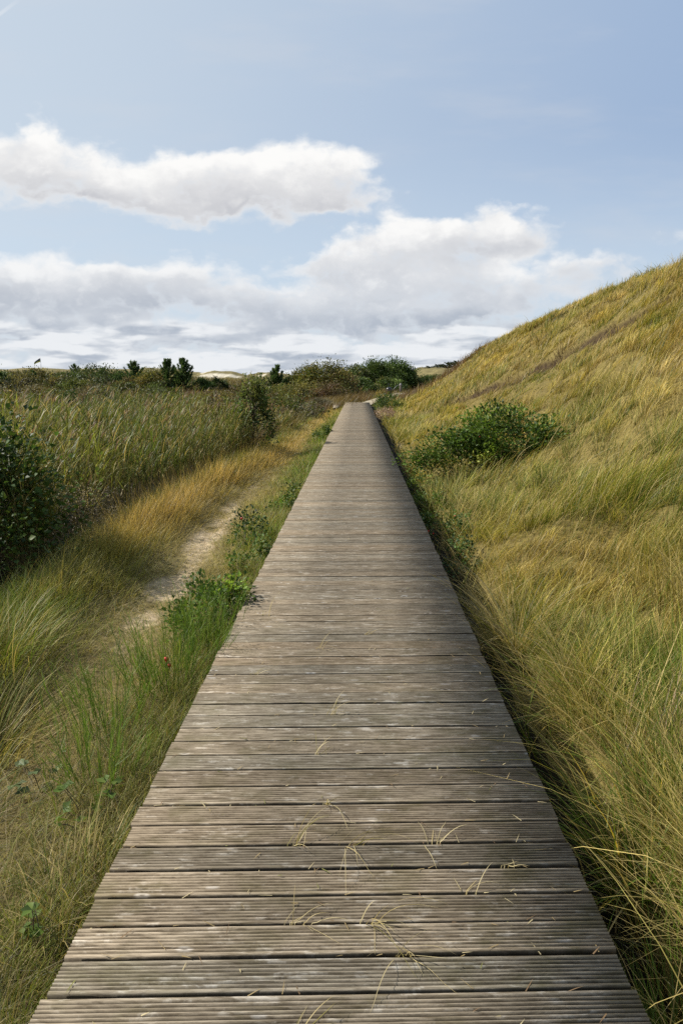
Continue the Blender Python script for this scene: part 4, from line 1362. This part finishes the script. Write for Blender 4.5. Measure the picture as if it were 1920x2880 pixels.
far_dune('far dune with a bare white sand face on the left horizon', -50, 255, 19, 30, 3.5, 601, [(.1, -.60, .5, .10), (-.25, -.14, .10, .10)])
far_dune('low brown far dune left of the sandy dune', -71, 262, 20, 30, 4.4, 602)
far_dune('far dune with small pale sand spots right of the sandy dune', -34, 268, 15, 25, 3.6, 603, [(-.1, -.5, .14, .1), (.25, -.45, .12, .08)])
far_dune('grassy far dune below the pines right of the dark trees', 22, 172, 17, 24, 4.7, 604)
far_dune('long low ridge closing the left horizon', -150, 330, 110, 40, 5.0, 605)
for k, (x, y, h, w) in enumerate([(17.6, 168, 2.1, 1.7), (19.8, 170, 2.6, 1.9), (22.2, 169, 3.0, 2.1), (24.6, 172, 3.4, 2.3), (27.2, 171, 3.0, 2.0), (15.6, 172, 1.8, 1.6)]):
    conifer(['low flat-topped pine near the left end of the skyline row', 'flat-topped pine second from the left end of the skyline row', 'middle flat-topped pine of the skyline row', 'tallest flat-topped pine of the skyline row',
             'flat-topped pine at the dune end of the skyline row', 'lowest pine at the far left of the skyline row'][k], (x, y, 2.15), h, w, 240 + k, 'pines on the far skyline dune',
            [(.035, .05, .025), (.05, .065, .03)], 'skyline_pine', .45, .7)

# ------------------------------------------------------------------ bin, post, flagpole
M_BLACK = solid_mat('black_plastic', (.012, .012, .014), .3, noise_scale=8, amount=.1)
M_STEEL = solid_mat('galvanised_steel', (.14, .145, .15), .55, .3, noise_scale=15, amount=.15)
M_POST = solid_mat('grey_post_wood', (.11, .095, .078), .8, noise_scale=9)
M_CAP = solid_mat('pale_cap', (.62, .62, .60), .5, noise_scale=9, amount=.1)


def lathe(prof, sides=16):
    an = np.linspace(0, 2 * np.pi, sides, endpoint=False)
    V = np.concatenate([np.stack([np.cos(an) * q, np.sin(an) * q, np.full(sides, z)], 1) for q, z in prof])
    j = np.arange(sides); m = len(prof)
    F = np.concatenate([np.stack([i * sides + j, i * sides + (j + 1) % sides, (i + 1) * sides + (j + 1) % sides, (i + 1) * sides + j], 1) for i in range(m - 1)])
    return V, [F, np.arange(sides)[None, ::-1], (np.arange(sides) + (m - 1) * sides)[None]]


GX, GY = 2.95, 66.5
bz = .02
bn = thing('waste_bin', 'black waste bin with a raised lid beside the path under the dark trees', 'bin', (GX, GY, bz - .2))
V, F = lathe([(.2, 0), (.24, .08), (.28, .4), (.29, .62), (.27, .66), (.27, .76), (.2, .86), (.07, .92)])
mesh('body', V, F, M_BLACK, bn, smooth=True)
V, F, C = tubes([np.array([(.3, -.05, .55), (.55, -.1, .82), (.85, -.12, 1.12)])], .03, .03, 6)
mesh('lid_arm', V, F, M_STEEL, bn)
V, F = lathe([(.035, .0), (.035, .95), (.0351, 1.25), (.02, 1.28)], 8)
V = V + np.array((0, .33, 0))
mesh('pole', V, F, M_BLACK, bn, smooth=True)

ps = thing('marker_post', 'grey wooden marker post with a pale cap where the path bends', 'post', (GX + 1.15, GY + .6, bz - .15))
M_PCAP = solid_mat('weathered_cap', (.20, .19, .175), .6, noise_scale=9, amount=.15)
V, F = box_v(-.11, .11, -.11, .11, 0, .98)
mesh('shaft', V, [F], M_POST, ps)
V, F = lathe([(.13, .98), (.14, 1.02), (.14, 1.06), (.12, 1.12), (.1, 1.18), (.03, 1.22)], 10)
mesh('cap', V, F, M_PCAP, ps, smooth=True)

fp = thing('flagpole', 'white flagpole with a dark flag far behind the left ridge', 'flagpole', (-63.5, 140, .5))
V, F, C = tubes([np.array([(0, 0, 0), (0, 0, 2.5), (0, 0, 5.15)])], .06, .04, 8)
mesh('pole', V, F, M_CAP, fp, smooth=True)
fv, ff = [], []
nu, nv = 14, 8
for a in range(nu):
    for b in range(nv):
        t = a / (nu - 1); q = b / (nv - 1)
        fv.append((-.05 - 1.35 * t, .16 * math.sin(t * 7 + q) * t, 4.95 - .75 * q * (1 - .35 * t) - .95 * t ** 1.2 * (1 - .15 * q)))
i = (np.arange(nu - 1)[:, None] * nv + np.arange(nv - 1)[None]).ravel()
fv = np.array(fv)
tt = (np.arange(nu)[:, None].repeat(nv, 1) / (nu - 1)).ravel()[:, None]
qq = (np.arange(nv)[None].repeat(nu, 0) / (nv - 1)).ravel()[:, None]
fc = np.where(qq > .66, np.array((.30, .30, .06)), np.where(tt > .8, np.array((.22, .26, .08)), np.array((.03, .04, .07))))
mesh('flag', fv, [np.stack([i, i + 1, i + nv + 1, i + nv], 1)], plant_mat('flag_cloth', .3, .7, .1, .05), fp, fc, smooth=True)
